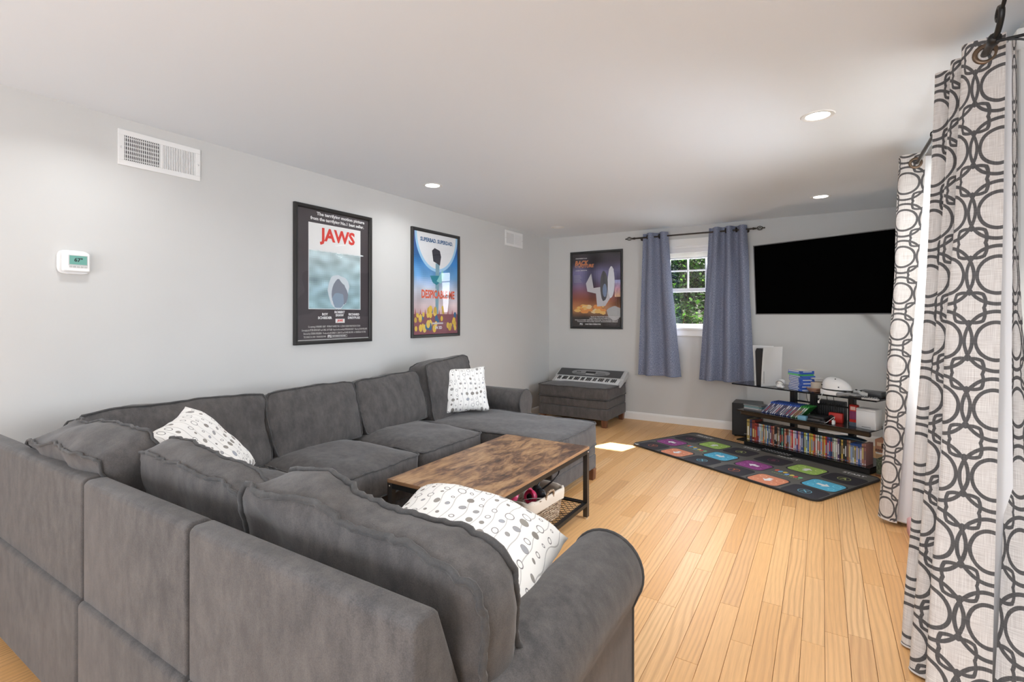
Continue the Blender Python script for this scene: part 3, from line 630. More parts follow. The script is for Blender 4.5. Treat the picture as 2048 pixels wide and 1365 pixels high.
for s, x in ((-1,-.66), (1,.69)):
    b = MB(); b.lathe([(.0,0),(.014,.002),(.014,.02),(.009,.026),(.013,.034),(.008,.04),(.0,.042)], n=12, T=Matrix.Translation((x,0,0)) @ Matrix.Rotation(s*PI/2, 4, 'Y'))
    for k in range(5):
        b.tube([(x+s*(.04+.075*i/12), .024*math.sin(PI*i/12)*math.cos(k*2*PI/5+i*.28), .024*math.sin(PI*i/12)*math.sin(k*2*PI/5+i*.28)) for i in range(13)], .0032, 5)
    b.sphere((x+s*.122, 0, 0), .009); b.build('finial', M['bronze'], t, smooth=50)
for x in (-.60, .63):
    b = MB(); b.cyl((x,0,-.004), (x,D-RYF-.004,-.004), .005, 8); b.cyl((x,D-RYF-.008,-.004), (x,D-RYF,-.004), .022, 12); b.build('bracket', M['bronze'], t, smooth=40)
# --- wide right window: rod with scroll finial
RX = 3.81; RZ2 = 2.285
t = thing('curtain_rod', (RX, 3.4, RZ2), 'black metal rod with scroll finial over the wide right window', 'curtain rod')
b = MB(); b.cyl((0,-1.07,0), (0,.4,0), .0125, 14); b.cyl((0,.38,0), (0,1.0,0), .0095, 14); b.build('rod', M['gun'], t, smooth=40)
b = MB(); b.lathe([(0,0),(.017,0),(.019,.008),(.019,.03),(.014,.038),(0,.04)], n=14, T=Matrix.Translation((0,-1.06,0)) @ Matrix.Rotation(PI/2, 4, 'X'))
sc = [(.0, -.0+.0), (.004,.03), (.018,.055), (.036,.06), (.046,.045), (.04,.028), (.028,.03)]
b.tube(catmull([(0,-1.095,0),(0,-1.12,.006),(0,-1.155,.03),(0,-1.165,.06),(0,-1.14,.078),(0,-1.115,.062),(0,-1.122,.042),(0,-1.136,.048)], 6), [.009]*20+[.007]*29, 8)
b.tube(catmull([(0,-1.165,.06),(0,-1.19,.07),(0,-1.21,.092),(0,-1.198,.112),(0,-1.178,.104),(0,-1.184,.09)], 6), .006, 8); b.build('finial', M['metal'], t, smooth=60)
for y in (-1.10, .04, .96):
    b = MB(); b.tube([(0,y,-.016),(W-RX-.004,y,-.012)], .0055, 8); b.tube(catmull([(.03,y,-.018),(.07,y,-.03),(W-RX-.006,y,-.07)], 5), .0035, 6)
    b.box(W-RX-.006, W-RX, y-.012, y+.012, -.085, .02); b.build('bracket', M['metal'], t, smooth=40)
b = MB(); b.tube(catmull([(-.013,.0,.0),(-.01,.0,.022),(.02,.0,.025),(.06,.0,-.01),(.03,.0,-.04),(-.005,.0,-.02)], 5), .0035, 6); b.build('hook', M['metal'], t, smooth=50)
# near panel: front pleat, folds behind, and the lining-side pleats towards the wall
t = thing('patterned_curtain', (3.80, 2.5, 0), 'grey and cream lattice curtain at the right edge, nearest the camera', 'curtain', 'lattice print curtains at the wide right window')
loc = t.location
sheetmesh([(3.862,2.420),(3.845,2.430),(3.805,2.440),(3.767,2.450),(3.753,2.470),(3.775,2.500),(3.845,2.520),(3.870,2.540),(3.855,2.565),(3.760,2.575),(3.743,2.593),(3.785,2.610),(3.865,2.625),(3.880,2.645),(3.825,2.665),(3.725,2.680),(3.715,2.700),(3.785,2.715),(3.865,2.735)],
          [(3.757,2.115),(3.735,2.115),(3.700,2.120),(3.640,2.135),(3.600,2.170),(3.650,2.235),(3.770,2.275),(3.820,2.315),(3.750,2.355),(3.630,2.355),(3.590,2.395),(3.640,2.445),(3.790,2.465),(3.830,2.495),(3.750,2.535),(3.610,2.535),(3.590,2.575),(3.680,2.615),(3.830,2.655)],
          .012, 2.345, M['linen'], M['lining'], t, k=5, nz=60, power=1.2, hem=.004, sway=.008, loc=loc, uoff=.075)
sheetmesh([(3.76,2.480),(3.81,2.486),(3.86,2.482),(3.890,2.474)], [(3.62,2.25),(3.70,2.25),(3.77,2.25),(3.84,2.26)],
          .012, 2.325, M['linen'], M['lining'], t, 'cloth', k=8, nz=60, power=1.0, hem=.004, sway=.012, loc=loc)
sheetmesh([(3.887,2.462),(3.891,2.459),(3.896,2.46),(3.901,2.466)], [(3.755,2.10),(3.82,2.07),(3.88,2.06),(3.935,2.10)],
          .012, 2.325, M['linen'], M['lining'], t, 'cloth', k=8, nz=60, power=2.6, hem=.004, sway=.006, loc=loc, flip=True)
for p in ((3.80,2.438),(3.80,2.513),(3.80,2.567),(3.80,2.62)): grommet(t, (p[0]+.012-loc.x, p[1]-.004-loc.y, RZ2), (.10,1,0), .029)
# far panel
t = thing('patterned_curtain', (3.80, 4.15, 0), 'cream lattice curtain hanging beside the television, beyond the window gap', 'curtain', 'lattice print curtains at the wide right window')
loc = t.location
sheetmesh([(3.850,3.935),(3.82,3.94),(3.77,3.945),(3.735,3.955),(3.725,3.98),(3.77,4.0),(3.84,4.01),(3.85,4.04),(3.77,4.06),(3.735,4.09),(3.78,4.12),(3.85,4.15),(3.86,4.22)],
          [(3.71,3.955),(3.69,3.97),(3.665,3.985),(3.64,4.0),(3.625,4.05),(3.68,4.07),(3.80,4.09),(3.845,4.12),(3.80,4.16),(3.68,4.18),(3.69,4.24),(3.80,4.26),(3.86,4.32)],
          .035, 2.345, M['linen'], M['lining'], t, k=5, nz=46, power=1.15, hem=.01, sway=.010, loc=loc)
sheetmesh([(3.74,3.975),(3.80,3.985),(3.86,3.985),(3.885,4.0)], [(3.70,4.03),(3.76,3.995),(3.815,4.02),(3.865,4.16)], .03, 2.33, M['linen'], M['lining'], t, 'cloth', k=7, nz=40, power=1.0, sway=.008, loc=loc)
for p in ((3.79,3.942),(3.80,4.002),(3.80,4.055)): grommet(t, (p[0]+.012-loc.x, p[1]-loc.y, RZ2), (.1,1,0), .027)

# ================================================================ TELEVISION
UA = Vector((1.08, -.52, 0)).normalized(); NA = Vector((.434, .901, 0)); ANG = math.atan2(-.52, 1.08)
tvc = Vector((3.285, 5.335, 1.70))
t = thing('television', tvc, 'large black flat television mounted across the far corner', 'television', None, ANG)
t.rotation_euler = (math.radians(3.5), 0, ANG)
b = MB(); tw, th_ = .61, .348
for (p,q,r,s) in ((-tw,tw,-th_,-th_+.010),(-tw,tw,th_-.008,th_),(-tw,-tw+.008,-th_,th_),(tw-.008,tw,-th_,th_)): b.box(p,q,-.018,.012,r,s)
b.build('bezel', M['bezel'], t, bevel=.0015)
b = MB(); b.box(-tw+.006,tw-.006,-.013,.0,-th_+.008,th_-.006); b.build('screen', M['screen'], t)
b = MB(); b.box(-tw+.01,tw-.01,.0,.02,-th_+.01,th_-.01); b.rbox(-.40,.40,.02,.055,-th_+.02,.10,.01); b.build('rear_housing', M['black'], t)
t2 = thing('television_mount', (3.40, D, 1.70), 'black swing arm behind the television holding it off the far wall', 'bracket')
b = MB(); b.box(-.15,.15,-.02,0,-.10,.10); b.build('wall_plate', M['blackm'], t2)
b = MB(); tv_back = tvc+NA*.055-Vector((3.40, D, 1.70)); b.tube([(0,-.02,0),(.24,-.42,0),tv_back+NA*.03], .022, 8); b.build('arm', M['metal'], t2)
b = MB(); TT = Matrix.Translation(tv_back+NA*.02) @ Matrix.Rotation(ANG,4,'Z'); b.box(-.22,.22,-.012,.012,-.18,-.14,TT); b.box(-.22,.22,-.012,.012,.14,.18,TT); b.box(-.03,.03,-.012,.012,-.18,.18,TT); b.build('mount_frame', M['metal'], t2)

# ================================================================ SOFA
def rot_T(loc, yaw=0, tilt=0, roll=0): return Matrix.Translation(loc) @ Euler((tilt, 0, 0)).to_matrix().to_4x4() if False else Matrix.Translation(loc) @ Matrix.Rotation(yaw, 4, 'Z') @ Matrix.Rotation(tilt, 4, 'X') @ Matrix.Rotation(roll, 4, 'Y')
def cushion(root, name, w, d, h, T, seed=0, crown=.16, wr=.010, n=20, pipe='piping', droop=0, pr=.0055, bulge=.10, corner=.06, L=None):
    """box cushion: x width, y depth, z thickness, with welt piping as a sub-part; T places it in world space"""
    sd = Vector((seed*3.1, seed*1.7, seed*.9))
    def P(a, b_, c):
        ea = 1-corner*abs(b_)**6; eb = 1-corner*abs(a)**6
        x = w/2*a*ea; y = d/2*b_*eb
        dome = (1-a**4)*(1-b_**4)
        z = h/2*c*(1+crown*dome)
        sb = (1-c*c); g = bulge*h*sb
        if abs(a) > .999: x += math.copysign(g*(1-b_**4), a)
        if abs(b_) > .999: y += math.copysign(g*(1-a**4), b_)
        q = Vector((x, y, z))
        ns = noise.noise_vector(q*6+sd)*wr + noise.noise_vector(Vector((q.x*14, q.y*14, q.z*20))+sd)*wr*.35
        # gathered puckers near the seams
        edge = max(abs(a), abs(b_)); k = max(0, (edge-.55)/.45)
        pk = wr*.5*k*noise.noise(Vector((a*w*22 if abs(b_) > abs(a) else a*w*5, b_*d*22 if abs(a) > abs(b_) else b_*d*5, c*1.5))+sd)
        q += ns; q.z += pk*c
        q.z -= droop*abs(a)**3*h
        return T @ q if L is None else (T @ q)-L
    vs = []; fs = []; b = MB()
    m = max(6, n//3)
    def grid(fn, nu, nv): 
        vs = [fn(-1+2*i/nu, -1+2*j/nv) for i in range(nu+1) for j in range(nv+1)]
        b.add(vs, [(i*(nv+1)+j, (i+1)*(nv+1)+j, (i+1)*(nv+1)+j+1, i*(nv+1)+j+1) for i in range(nu) for j in range(nv)])
    grid(lambda u, v: P(u, v, 1), n, n); grid(lambda u, v: P(u, v, -1), n, n)
    grid(lambda u, v: P(1, u, v), n, m); grid(lambda u, v: P(-1, u, v), n, m); grid(lambda u, v: P(u, 1, v), n, m); grid(lambda u, v: P(u, -1, v), n, m)
    o = b.build(name, M['fabric'], root, smooth='all', weld=True)
    if pipe:
        pb = MB()
        for c in (1, -1):
            loop = []
            N_ = n*2
            for (a0,b0,a1,b1) in ((-1,-1,1,-1),(1,-1,1,1),(1,1,-1,1),(-1,1,-1,-1)):
                for i in range(N_): u = i/N_; loop.append(P(a0+(a1-a0)*u, b0+(b1-b0)*u, c))
            cen = sum(loop, Vector())/len(loop)
            loop = [p+(p-cen).normalized()*pr*.5 for p in loop]
            pb.tube(loop, pr, 6, closed=True)
        pb.build('piping', M['piping'], o, smooth='all')
    return o
sofa = thing('sectional_sofa', (1.2, 2.2, 0), 'large charcoal suede sectional sofa with chaise along the long wall', 'sofa')
SL = Vector((1.2, 2.2, 0))
class SB(MB):
    def build(s, *a, **k):
        s.v = [tuple(Vector(p)-SL) for p in s.v]; return MB.build(s, *a, **k)
def soft_box(x0, x1, y0, y1, z0, z1, name, r=.018, m='fabric', prof=None):
    b = SB(); b.box(x0, x1, y0, y1, z0, z1); o = b.build(name, M[m], sofa)
    bv = o.modifiers.new('b', 'BEVEL'); bv.width = r; bv.segments = 4; o.data.polygons.foreach_set('use_smooth', [True]*6); return o
def back_panel(x0, x1, along='x', y0=.615, z0=.455, z1=.83, sgn=1):
    # wedge: thin top, thick foot; outer face vertical
    pts = [(y0, z0), (y0, z1-.012), (y0+.012, z1), (y0+.055, z1), (y0+.067, z1-.012), (y0+.20, z0)]
    b = SB(); b.prism(pts, x0, x1, 'x')
    if along == 'y': b.v = [(p[1], p[0], p[2]) for p in b.v]
    o = b.build('back_panel', M['fabric'], sofa); bv = o.modifiers.new('b', 'BEVEL'); bv.width = .014; bv.segments = 3; bv.limit_method = 'ANGLE'; bv.angle_limit = .6
    o.data.polygons.foreach_set('use_smooth', [True]*len(o.data.polygons)); return o
# near run (back towards the camera)
G = .0075
for x0, x1 in ((.13, 1.36), (1.36, 2.0), (2.0, 2.745)):
    back_panel(x0+G, x1-G)
    soft_box(x0+G*.6, x1-G*.6, .600, .80, .085, .462, 'base_panel', .016)
# left run backs against the wall
for y0, y1 in ((.82, 1.72), (1.72, 2.40), (2.40, 3.08), (3.08, 3.90)):
    back_panel(y0+G, y1-G, 'y', .13, .30, .76)
# seat frames (deck) and front rails with a horizontal seam between two rails
def rail(x0, x1, y0, y1, name='seat_rail'):
    soft_box(x0, x1, y0, y1, .09, .20, name, .01); soft_box(x0+.004, x1-.004, y0+.004, y1-.004, .20, .30, name, .01)
rail(.20, 1.12, .78, 1.715); rail(1.365, 1.995, .78, 1.50); rail(2.005, 2.64, .78, 1.50)
rail(.20, 1.10, 1.725, 2.395); rail(.20, 1.10, 2.405, 3.075); rail(.20, 1.725, 3.085, 3.875)
soft_box(1.10, 1.36, .78, 1.60, .09, .30, 'seat_rail', .01)
# seat cushions
def seat(x0, x1, y0, y1, seed, z0=.30, h=.165, crown=.32, **k):
    return cushion(sofa, 'seat_cushion', x1-x0, y1-y0, h, Matrix.Translation(((x0+x1)/2, (y0+y1)/2, z0+h/2)), seed, crown, .010, 22, L=SL, **k)
seat(.36, 1.20, .84, 1.70, 1); seat(1.37, 1.99, .84, 1.53, 2); seat(2.01, 2.62, .84, 1.53, 3)
seat(.36, 1.165, 1.71, 2.385, 4, crown=.62); seat(.36, 1.165, 2.40, 3.075, 5, crown=.62)
seat(.36, 1.765, 3.09, 3.87, 6, crown=.30)
# back cushions: local x width, y height, z thickness
def backc(cx, cy, cz, w, hgt, th, yaw, lean, seed, roll=0, **k):
    T = Matrix.Translation((cx, cy, cz)) @ Matrix.Rotation(yaw, 4, 'Z') @ Matrix.Rotation(PI/2-lean, 4, 'X') @ Matrix.Rotation(roll, 4, 'Z')
    return cushion(sofa, 'back_cushion', w, hgt, th, T, seed, k.pop('crown', .38), k.pop('wr', .013), 24, L=SL, **k)
R90 = PI/2
backc(.40, 1.33, .655, .90, .43, .19, R90, .26, 11, roll=-.03)
backc(.42, 2.11, .655, .67, .40, .19, R90, .28, 12, roll=.0)
backc(.42, 2.79, .66, .67, .40, .19, R90, .28, 13, roll=.03)
backc(.47, 3.44, .70, .60, .50, .19, R90, .16, 14, roll=.06)
backc(1.05, .79, .735, .66, .38, .16, PI, .38, 15, crown=.18, wr=.018, roll=-.05)          # K1 lies back over the corner
backc(1.65, .855, .685, .62, .42, .10, PI, .22, 16, crown=.5, roll=.07, wr=.018)
backc(2.385, .84, .675, .76, .43, .125, PI, .15, 17, roll=.10, pr=.0085, wr=.024, crown=.40)
# roll arms
def roll_arm(T, length, R=.118, zc=.535, zb=.09, half=.09, name='arm'):
    pts = [(-half, zb), (half, zb), (half, zc-.10)]
    for i in range(0, 23): a = -.55+ (PI+1.10)*i/22; pts.append((R*math.cos(a), zc+R*math.sin(a)))
    pts.append((-half, zc-.10))
    # clean ordering: right side up, over the roll, left side down
    b = SB(); n = len(pts); rows = []
    L = [(-0.0, .90), (.012, .97), (.03, 1.0), (length*.5, 1.0), (length-.03, 1.0), (length-.010, .99), (length, .965)]
    vs = []
    for y, s in L:
        for (x, z) in pts: vs.append(T @ Vector((x*s, y, zb+(z-zb)*(1-(1-s)*.35))))
    fs = [tuple(range(n-1,-1,-1)), tuple(range((len(L)-1)*n, len(L)*n))]
    for i in range(len(L)-1):
        for k in range(n): fs.append((i*n+k, i*n+(k+1)%n, (i+1)*n+(k+1)%n, (i+1)*n+k))
    b.add(vs, fs); o = b.build(name, M['fabric'], sofa, smooth=35)
    p = SB(); p.tube([T @ Vector((x*.99, length-.006, z-.001)) for x, z in pts[1:]]+[T @ Vector((pts[0][0], length-.004, zb))], .006, 6); q = p.build('piping', M['piping'], o, smooth='all')
    return o
roll_arm(Matrix.Translation((2.725, .76, 0)), .765, half=.085)
roll_arm(Matrix.Translation((.16, 3.99, 0)) @ Matrix.Rotation(-PI/2, 4, 'Z'), .83, R=.115, zc=.545)
for x, y in ((1.70, 3.83), (1.70, 3.13), (1.06, 1.76), (2.72, 1.46), (.22, .70), (2.68, .66), (.95, 4.0), (1.36,.68), (2.0,.68), (1.06,2.42)):
    b = SB(); b.prism([(x-.034,.092),(x+.034,.092),(x+.028,.0),(x-.028,.0)], y-.03, y+.03, 'y'); b.build('leg', M['leg'], sofa, bevel=.003)

# throw pillows -----------------------------------------------------
def pillow(center, normal, up, w, h, th, label, seed, bend=.0, where=''):
    nrm = Vector(normal).normalized(); u = Vector(up); u = (u-nrm*u.dot(nrm)).normalized(); r = u.cross(nrm)
    R_ = Matrix((r, u, nrm)).transposed().to_4x4(); sd = Vector((seed*2.3, seed, 1))
    b = MB(); n = 26
    def P(a, c, s):
        x = w/2*a*(1-.07*(1-c*c)); y = h/2*c*(1-.07*(1-a*a))
        z = s*th/2*(max(0, (1-a**4)*(1-c**4)))**.62
        z -= bend*(a*a)*w*.5
        q = Vector((x, y, z)); q += noise.noise_vector(q*7+sd)*.012+noise.noise_vector(q*20+sd)*.004; return R_ @ q
    for s in (1, -1):
        vs = [P(-1+2*i/n, -1+2*j/n, s) for i in range(n+1) for j in range(n+1)]; uv = [(w*i/n, h*j/n+s) for i in range(n+1) for j in range(n+1)]
        b.add(vs, [(i*(n+1)+j, (i+1)*(n+1)+j, (i+1)*(n+1)+j+1, i*(n+1)+j+1) for i in range(n) for j in range(n)], uv)
    o = b.build('throw_pillow', M['dots'], smooth='all', weld=True, loc=center); tagp(o, label, 'pillow', 'white dotted throw pillows on the sofa'); return o
pillow((1.12, 1.10, .765), (.55, .45, .66), (-.35, -.50, .72), .42, .40, .15, 'white dotted throw pillow in the sofa corner', 1)
pillow((.66, 3.50, .695), (.80, -.52, .32), (-.20, .12, .97), .42, .40, .13, 'white dotted throw pillow leaning on the chaise backrest', 2)
pillow((2.43, 1.16, .682), (.22, -.10, .95), (-.25, 1, 0), .54, .44, .19, 'white dotted throw pillow behind the foreground back cushion, by the roll arm', 3, bend=.10)

# ================================================================ COFFEE TABLE
TX0, TX1, TY0, TY1, TZ = 1.352, 1.998, 1.905, 3.085, .475
t = thing('coffee_table', ((TX0+TX1)/2, (TY0+TY1)/2, 0), 'low coffee table with a rustic burnt wood top and black metal frame', 'coffee table')
cx, cy = t.location.x, t.location.y; hx, hy = (TX1-TX0)/2, (TY1-TY0)/2
b = MB(); b.box(-hx, hx, -hy, hy, TZ-.018, TZ); b.build('tabletop', [M['burnt']], t, bevel=.0015)
b = MB(); e = .001
for q in ((-hx-e,-hx,-hy-e,hy+e),(hx,hx+e,-hy-e,hy+e),(-hx,hx,-hy-e,-hy),(-hx,hx,hy,hy+e)): b.box(*q, TZ-.018, TZ-.0005)
b.build('edge_band', M['edge'], t)
for sx in (-1, 1):
    for sy in (-1, 1):
        x, y = sx*(hx-.016), sy*(hy-.016); b = MB()
        # angle-iron leg
        b.box(min(x, x+sx*.016), max(x, x+sx*.016), y-.0155, y+.0155, .012, TZ-.018) if False else None
        b.box(sx*hx-sx*.003 if sx > 0 else -hx, hx if sx > 0 else -hx+.003, y-.016, y+.016, .012, TZ-.018)
        b.box(x-.016, x+.016, hy-.003 if sy > 0 else -hy, hy if sy > 0 else -hy+.003, .012, TZ-.018); 
        b.box(x-.014, x+.014, y-.014, y+.014, .012, TZ-.018)
        lg = b.build('leg', M['gun'], t)
        s_ = MB(); s_.cyl((x,y,0), (x,y,.012), .015, 14); s_.build('foot', M['chrome'], lg, smooth=40)
        s_ = MB(); s_.sphere((sx*hx, y, TZ-.035), .005, .005, .005, 8, 6); s_.sphere((x, sy*hy, TZ-.035), .005, .005, .005, 8, 6); s_.build('screw', M['chrome'], lg, smooth=60)
b = MB()
for z0, z1 in ((TZ-.046, TZ-.018), (.085, .108)):
    for s in (-1, 1): b.box(-hx+.03, hx-.03, s*(hy-.004)-.003, s*(hy-.004)+.003, z0, z1); b.box(s*(hx-.004)-.003, s*(hx-.004)+.003, -hy+.03, hy-.03, z0, z1)
b.build('frame_rails', M['metal'], t)
b = MB(); 
for s in (-1, 1): b.box(-hx+.004, hx-.004, s*(hy-.02)-.012, s*(hy-.02)+.012, .100, .106); b.box(s*(hx-.02)-.012, s*(hx-.02)+.012, -hy+.004, hy-.004, .100, .106)
b.build('shelf_frame', M['metal'], t)
b = MB(); dx, dy = .021, .046; nx = int((2*hx-.04)/dx); ny = int((2*hy-.04)/dy)     # expanded metal: zigzag strands
for i in range(nx+1):
    x = -hx+.02+i*dx; vs = []; fs = []
    for j in range(ny*2+1):
        y = -hy+.02+j*dy/2; xx = x+(dx/2*(1 if (j+i) % 2 else -1))*.92
        vs += [(xx-.0017, y, .101), (xx+.0017, y, .101), (xx+.0017, y, .104), (xx-.0017, y, .104)]
    for j in range(ny*2):
        for k in range(4): fs.append((j*4+k, j*4+(k+1)%4, j*4+4+(k+1)%4, j*4+4+k))
    b.add(vs, fs)
o = b.build('mesh_shelf', M['mesh'], t, recalc=False)
# baskets
def basket(loc, w, d, h, rz, label, fill):
    t = thing('wicker_basket', loc, label, 'basket', 'lined wicker baskets under the coffee table', rz)
    b = MB(); rows = 13; n = 44
    def per(i, s, z):      # rounded rectangle
        a = 2*PI*i/n; c, q = math.cos(a), math.sin(a); e = .35
        return Vector((s*w/2*math.copysign(abs(c)**e, c), s*d/2*math.copysign(abs(q)**e, q), z))
    for r_ in range(rows):
        z = .008+(h-.01)*r_/(rows-1); s = .86+.14*r_/(rows-1)
        b.tube([per(i, s, z)*1+Vector((0,0,0))+per(i,1,0)*(.016*(1 if (i+r_) % 2 else -1)) for i in range(n)], .0058, 5, closed=True)
    b.build('woven_sides', M['wicker'], t, smooth='all')
    b = MB()
    for i in range(0, n, 2): b.tube([per(i, .86, .004), per(i, .93, h*.5), per(i, 1.0, h)], .0035, 5)
    b.build('stakes', M['wicker'], t)
    b = MB(); rim = [(.86,h*.1),(.90,h*.9),(.96,h+.008),(1.03,h+.008),(1.06,h-.01),(1.045,h*.68)]; vs = []
    for s, z in rim:
        for i in range(n): vs.append(per(i, s, z+.004*math.sin(i*1.3))+Vector((0,0,0)))
    b.add(vs, [(j*n+i, j*n+(i+1)%n, (j+1)*n+(i+1)%n, (j+1)*n+i) for j in range(len(rim)-1) for i in range(n)]+[tuple(range(n))]); b.build('cloth_lining', M['cream'], t, smooth='all')
    for s in (-1, 1): b = MB(); b.tube(catmull([(s*w*.50,-.04,h-.02),(s*w*.54,-.03,h+.03),(s*w*.54,.03,h+.03),(s*w*.50,.04,h-.02)], 5), .007, 6); b.build('handle', M['wicker'], t, smooth='all')
    return t
BL = (1.80, 2.63, .106)
basket(BL, .29, .40, .17, -.10, 'wicker basket with cream lining and pink headphones on the mesh shelf', 0)
t = basket((1.70, 2.235, .106), .26, .28, .15, .06, 'smaller wicker basket with dark contents nearer the sofa', 0)
t = thing('headphones', (1.815, 2.57, .24), 'pink headphones lying in the wicker basket', 'headphones', None, -.5)
for s, yy in ((1, .035), (-1, -.065)):
    T = Matrix.Translation((.01*s, yy, .02)) @ Matrix.Rotation(1.15+.15*s, 4, 'X') @ Matrix.Rotation(.35*s, 4, 'Y')
    b = MB(); b.lathe([(.020,.026),(.024,.032),(.036,.032),(.042,.024),(.042,.010),(.038,.0),(.0,-.004)], n=24, T=T); c = b.build('ear_cup', M['pink'], t, smooth=50)
    b = MB(); b.lathe([(0,.012),(.020,.014),(.021,.027)], n=20, T=T); b.build('pad_opening', M['blackm'], c)
b = MB(); b.tube(catmull([(.0,.035,.03),(.03,.02,.07),(.03,-.02,.085),(.0,-.06,.05)], 6), .007, 8); b.build('headband', M['pink'], t, smooth='all')
t = thing('headset', (1.84, 2.70, .235), 'black headset and cable in the far end of the basket', 'headset')
b = MB(); b.sphere((0,0,.01), .035, .03, .035); b.sphere((-.05,.05,.01), .035, .03, .03); b.build('ear_cups', M['blackm'], t, smooth='all')
b = MB(); b.tube(catmull([(0,0,.03),(.07,.06,.10),(.06,.13,.13),(-.03,.14,.10),(-.05,.05,.03)], 7), .005, 7); b.build('headband', M['black'], t, smooth='all')
b = MB(); b.tube(catmull([(.0,.0,.02),(.05,-.04,.045),(.08,-.09,.03),(.03,-.15,.035),(-.03,-.17,.02)], 7), .0022, 6); b.build('cable', M['silver'], t, smooth='all')
t = thing('cloth_bundle', (1.70, 2.235, .125), 'black cloth bundle in the smaller basket', 'cloth')
b = MB(); vs = []; n = 16
b.sphere((0,0,.06), .10, .11, .065, 20, 12); b.v = [tuple(Vector(p)+noise.noise_vector(Vector(p)*14)*.014) for p in b.v]; b.build('folds', M['blackm'], t, smooth='all')

# ================================================================ OTTOMAN + KEYBOARD
t = thing('ottoman', (.69, 5.95, 0), 'charcoal suede storage ottoman in the far left corner', 'ottoman')
OT = Vector((.69, 5.95, 0)); ox, oy = .46, .335
def obx(z0, z1, gx, name, r):
    b = MB(); b.box(-ox+gx, ox-gx, -oy+gx, oy-gx, z0, z1); o = b.build(name, M['fabric'], t); bv = o.modifiers.new('b','BEVEL'); bv.width = r; bv.segments = 4; o.data.polygons.foreach_set('use_smooth', [True]*6); return o
obx(.09, .222, 0, 'base', .012); obx(.224, .325, .003, 'base', .014)
cushion(t, 'lid_cushion', 2*ox+.02, 2*oy+.02, .135, Matrix.Translation((0,0,.402)), 21, .12, .006, 20, corner=.03, bulge=.04)
for sx in (-1,1):
    for sy in (-1,1):
        x, y = sx*(ox-.045), sy*(oy-.045); b = MB(); b.add([(x-.034,y-.034,.09),(x+.034,y-.034,.09),(x+.034,y+.034,.09),(x-.034,y+.034,.09),(x-.027,y-.027,0),(x+.027,y-.027,0),(x+.027,y+.027,0),(x-.027,y+.027,0)], [(0,1,2,3),(7,6,5,4),(0,4,5,1),(1,5,6,2),(2,6,7,3),(3,7,4,0)]); b.build('leg', M['leg'], t, bevel=.002)
# keyboard leans back against the wall; local x along, y depth, z up
kt = thing('electronic_keyboard', (.70, 6.155, .50), 'silver and black electronic keyboard tilted on top of the ottoman', 'keyboard')
kt.rotation_euler = (math.radians(21), 0, math.radians(-1))
kw, kd = .485, .165
b = MB(); b.prism([(-kd,0),(kd,0),(kd,.062),(kd-.03,.07),(-.02,.048),(-.035,.030),(-kd+.03,.028),(-kd+.008,.03),(-kd,.022)], -kw, kw, 'x'); b.build('body', M['silver'], kt, bevel=.003)
b = MB(); b.prism([(kd-.004,.0625),(kd-.03,.0712),(-.015,.0500),(-.012,.0515),(kd-.03,.0735),(kd-.002,.065)], -kw+.02, kw-.05, 'x'); b.build('control_panel', M['darkgrey'], kt)
sl = math.atan2(.022, .12)
T = Matrix.Translation((0, .060, .0635)) @ Matrix.Rotation(.178, 4, 'X')
b = MB(); vs = [T @ Vector((.27*math.copysign(abs(math.cos(a))**.6, math.cos(a))-.0, .055*math.copysign(abs(math.sin(a))**.8, math.sin(a)), .0025)) for a in [2*PI*i/40 for i in range(40)]]; b.add(vs, [tuple(range(40))]); b.build('oval_panel', M['greyp'], kt, recalc=False)
b = MB(); b.box(-.07,.07,-.012,.026,.003,.0045,T); b.build('display', M['black'], kt)
b = MB()
for i in range(11): b.rbox(-.22+i*.016,-.21+i*.016,-.035,-.028,.003,.007,.001,T); 
for i in range(9): b.rbox(.09+i*.016,.10+i*.016,-.035,-.028,.003,.007,.001,T); b.rbox(.10+i*.012,.107+i*.012,.0,.006,.003,.007,.001,T)
b.build('buttons', M['black'], kt)
b = MB()
for i in range(10): b.rbox(-.055+i*.0118,-.046+i*.0118,-.037,-.028,.003,.0075,.001,T)
b.build('number_pad', M['white'], kt)
for s in (-1, 1):
    b = MB(); 
    for k in range(3): b.rbox(s*.0-.20+k*.022, -.188+k*.022, -.002,.02,.003,.006,.001,T) if s < 0 else None
    if s < 0: b.build('sliders', M['black'], kt)
nk = 36; kx0, kx1 = -kw+.045, kw-.045; dxk = (kx1-kx0)/nk
for i in range(nk):
    b = MB(); b.box(kx0+i*dxk+.0006, kx0+(i+1)*dxk-.0006, -kd+.022, -.036, .028, .037); b.build('white_key', M['white'], kt)
for i in range(nk-1):
    if i % 7 in (0,1,3,4,5): b = MB(); xk = kx0+(i+1)*dxk; b.prism([(-.115+.005,.037),(-.036,.037),(-.036,.047),(-.105,.047)], xk-.0055, xk+.0055, 'x'); b.build('black_key', M['black'], kt)

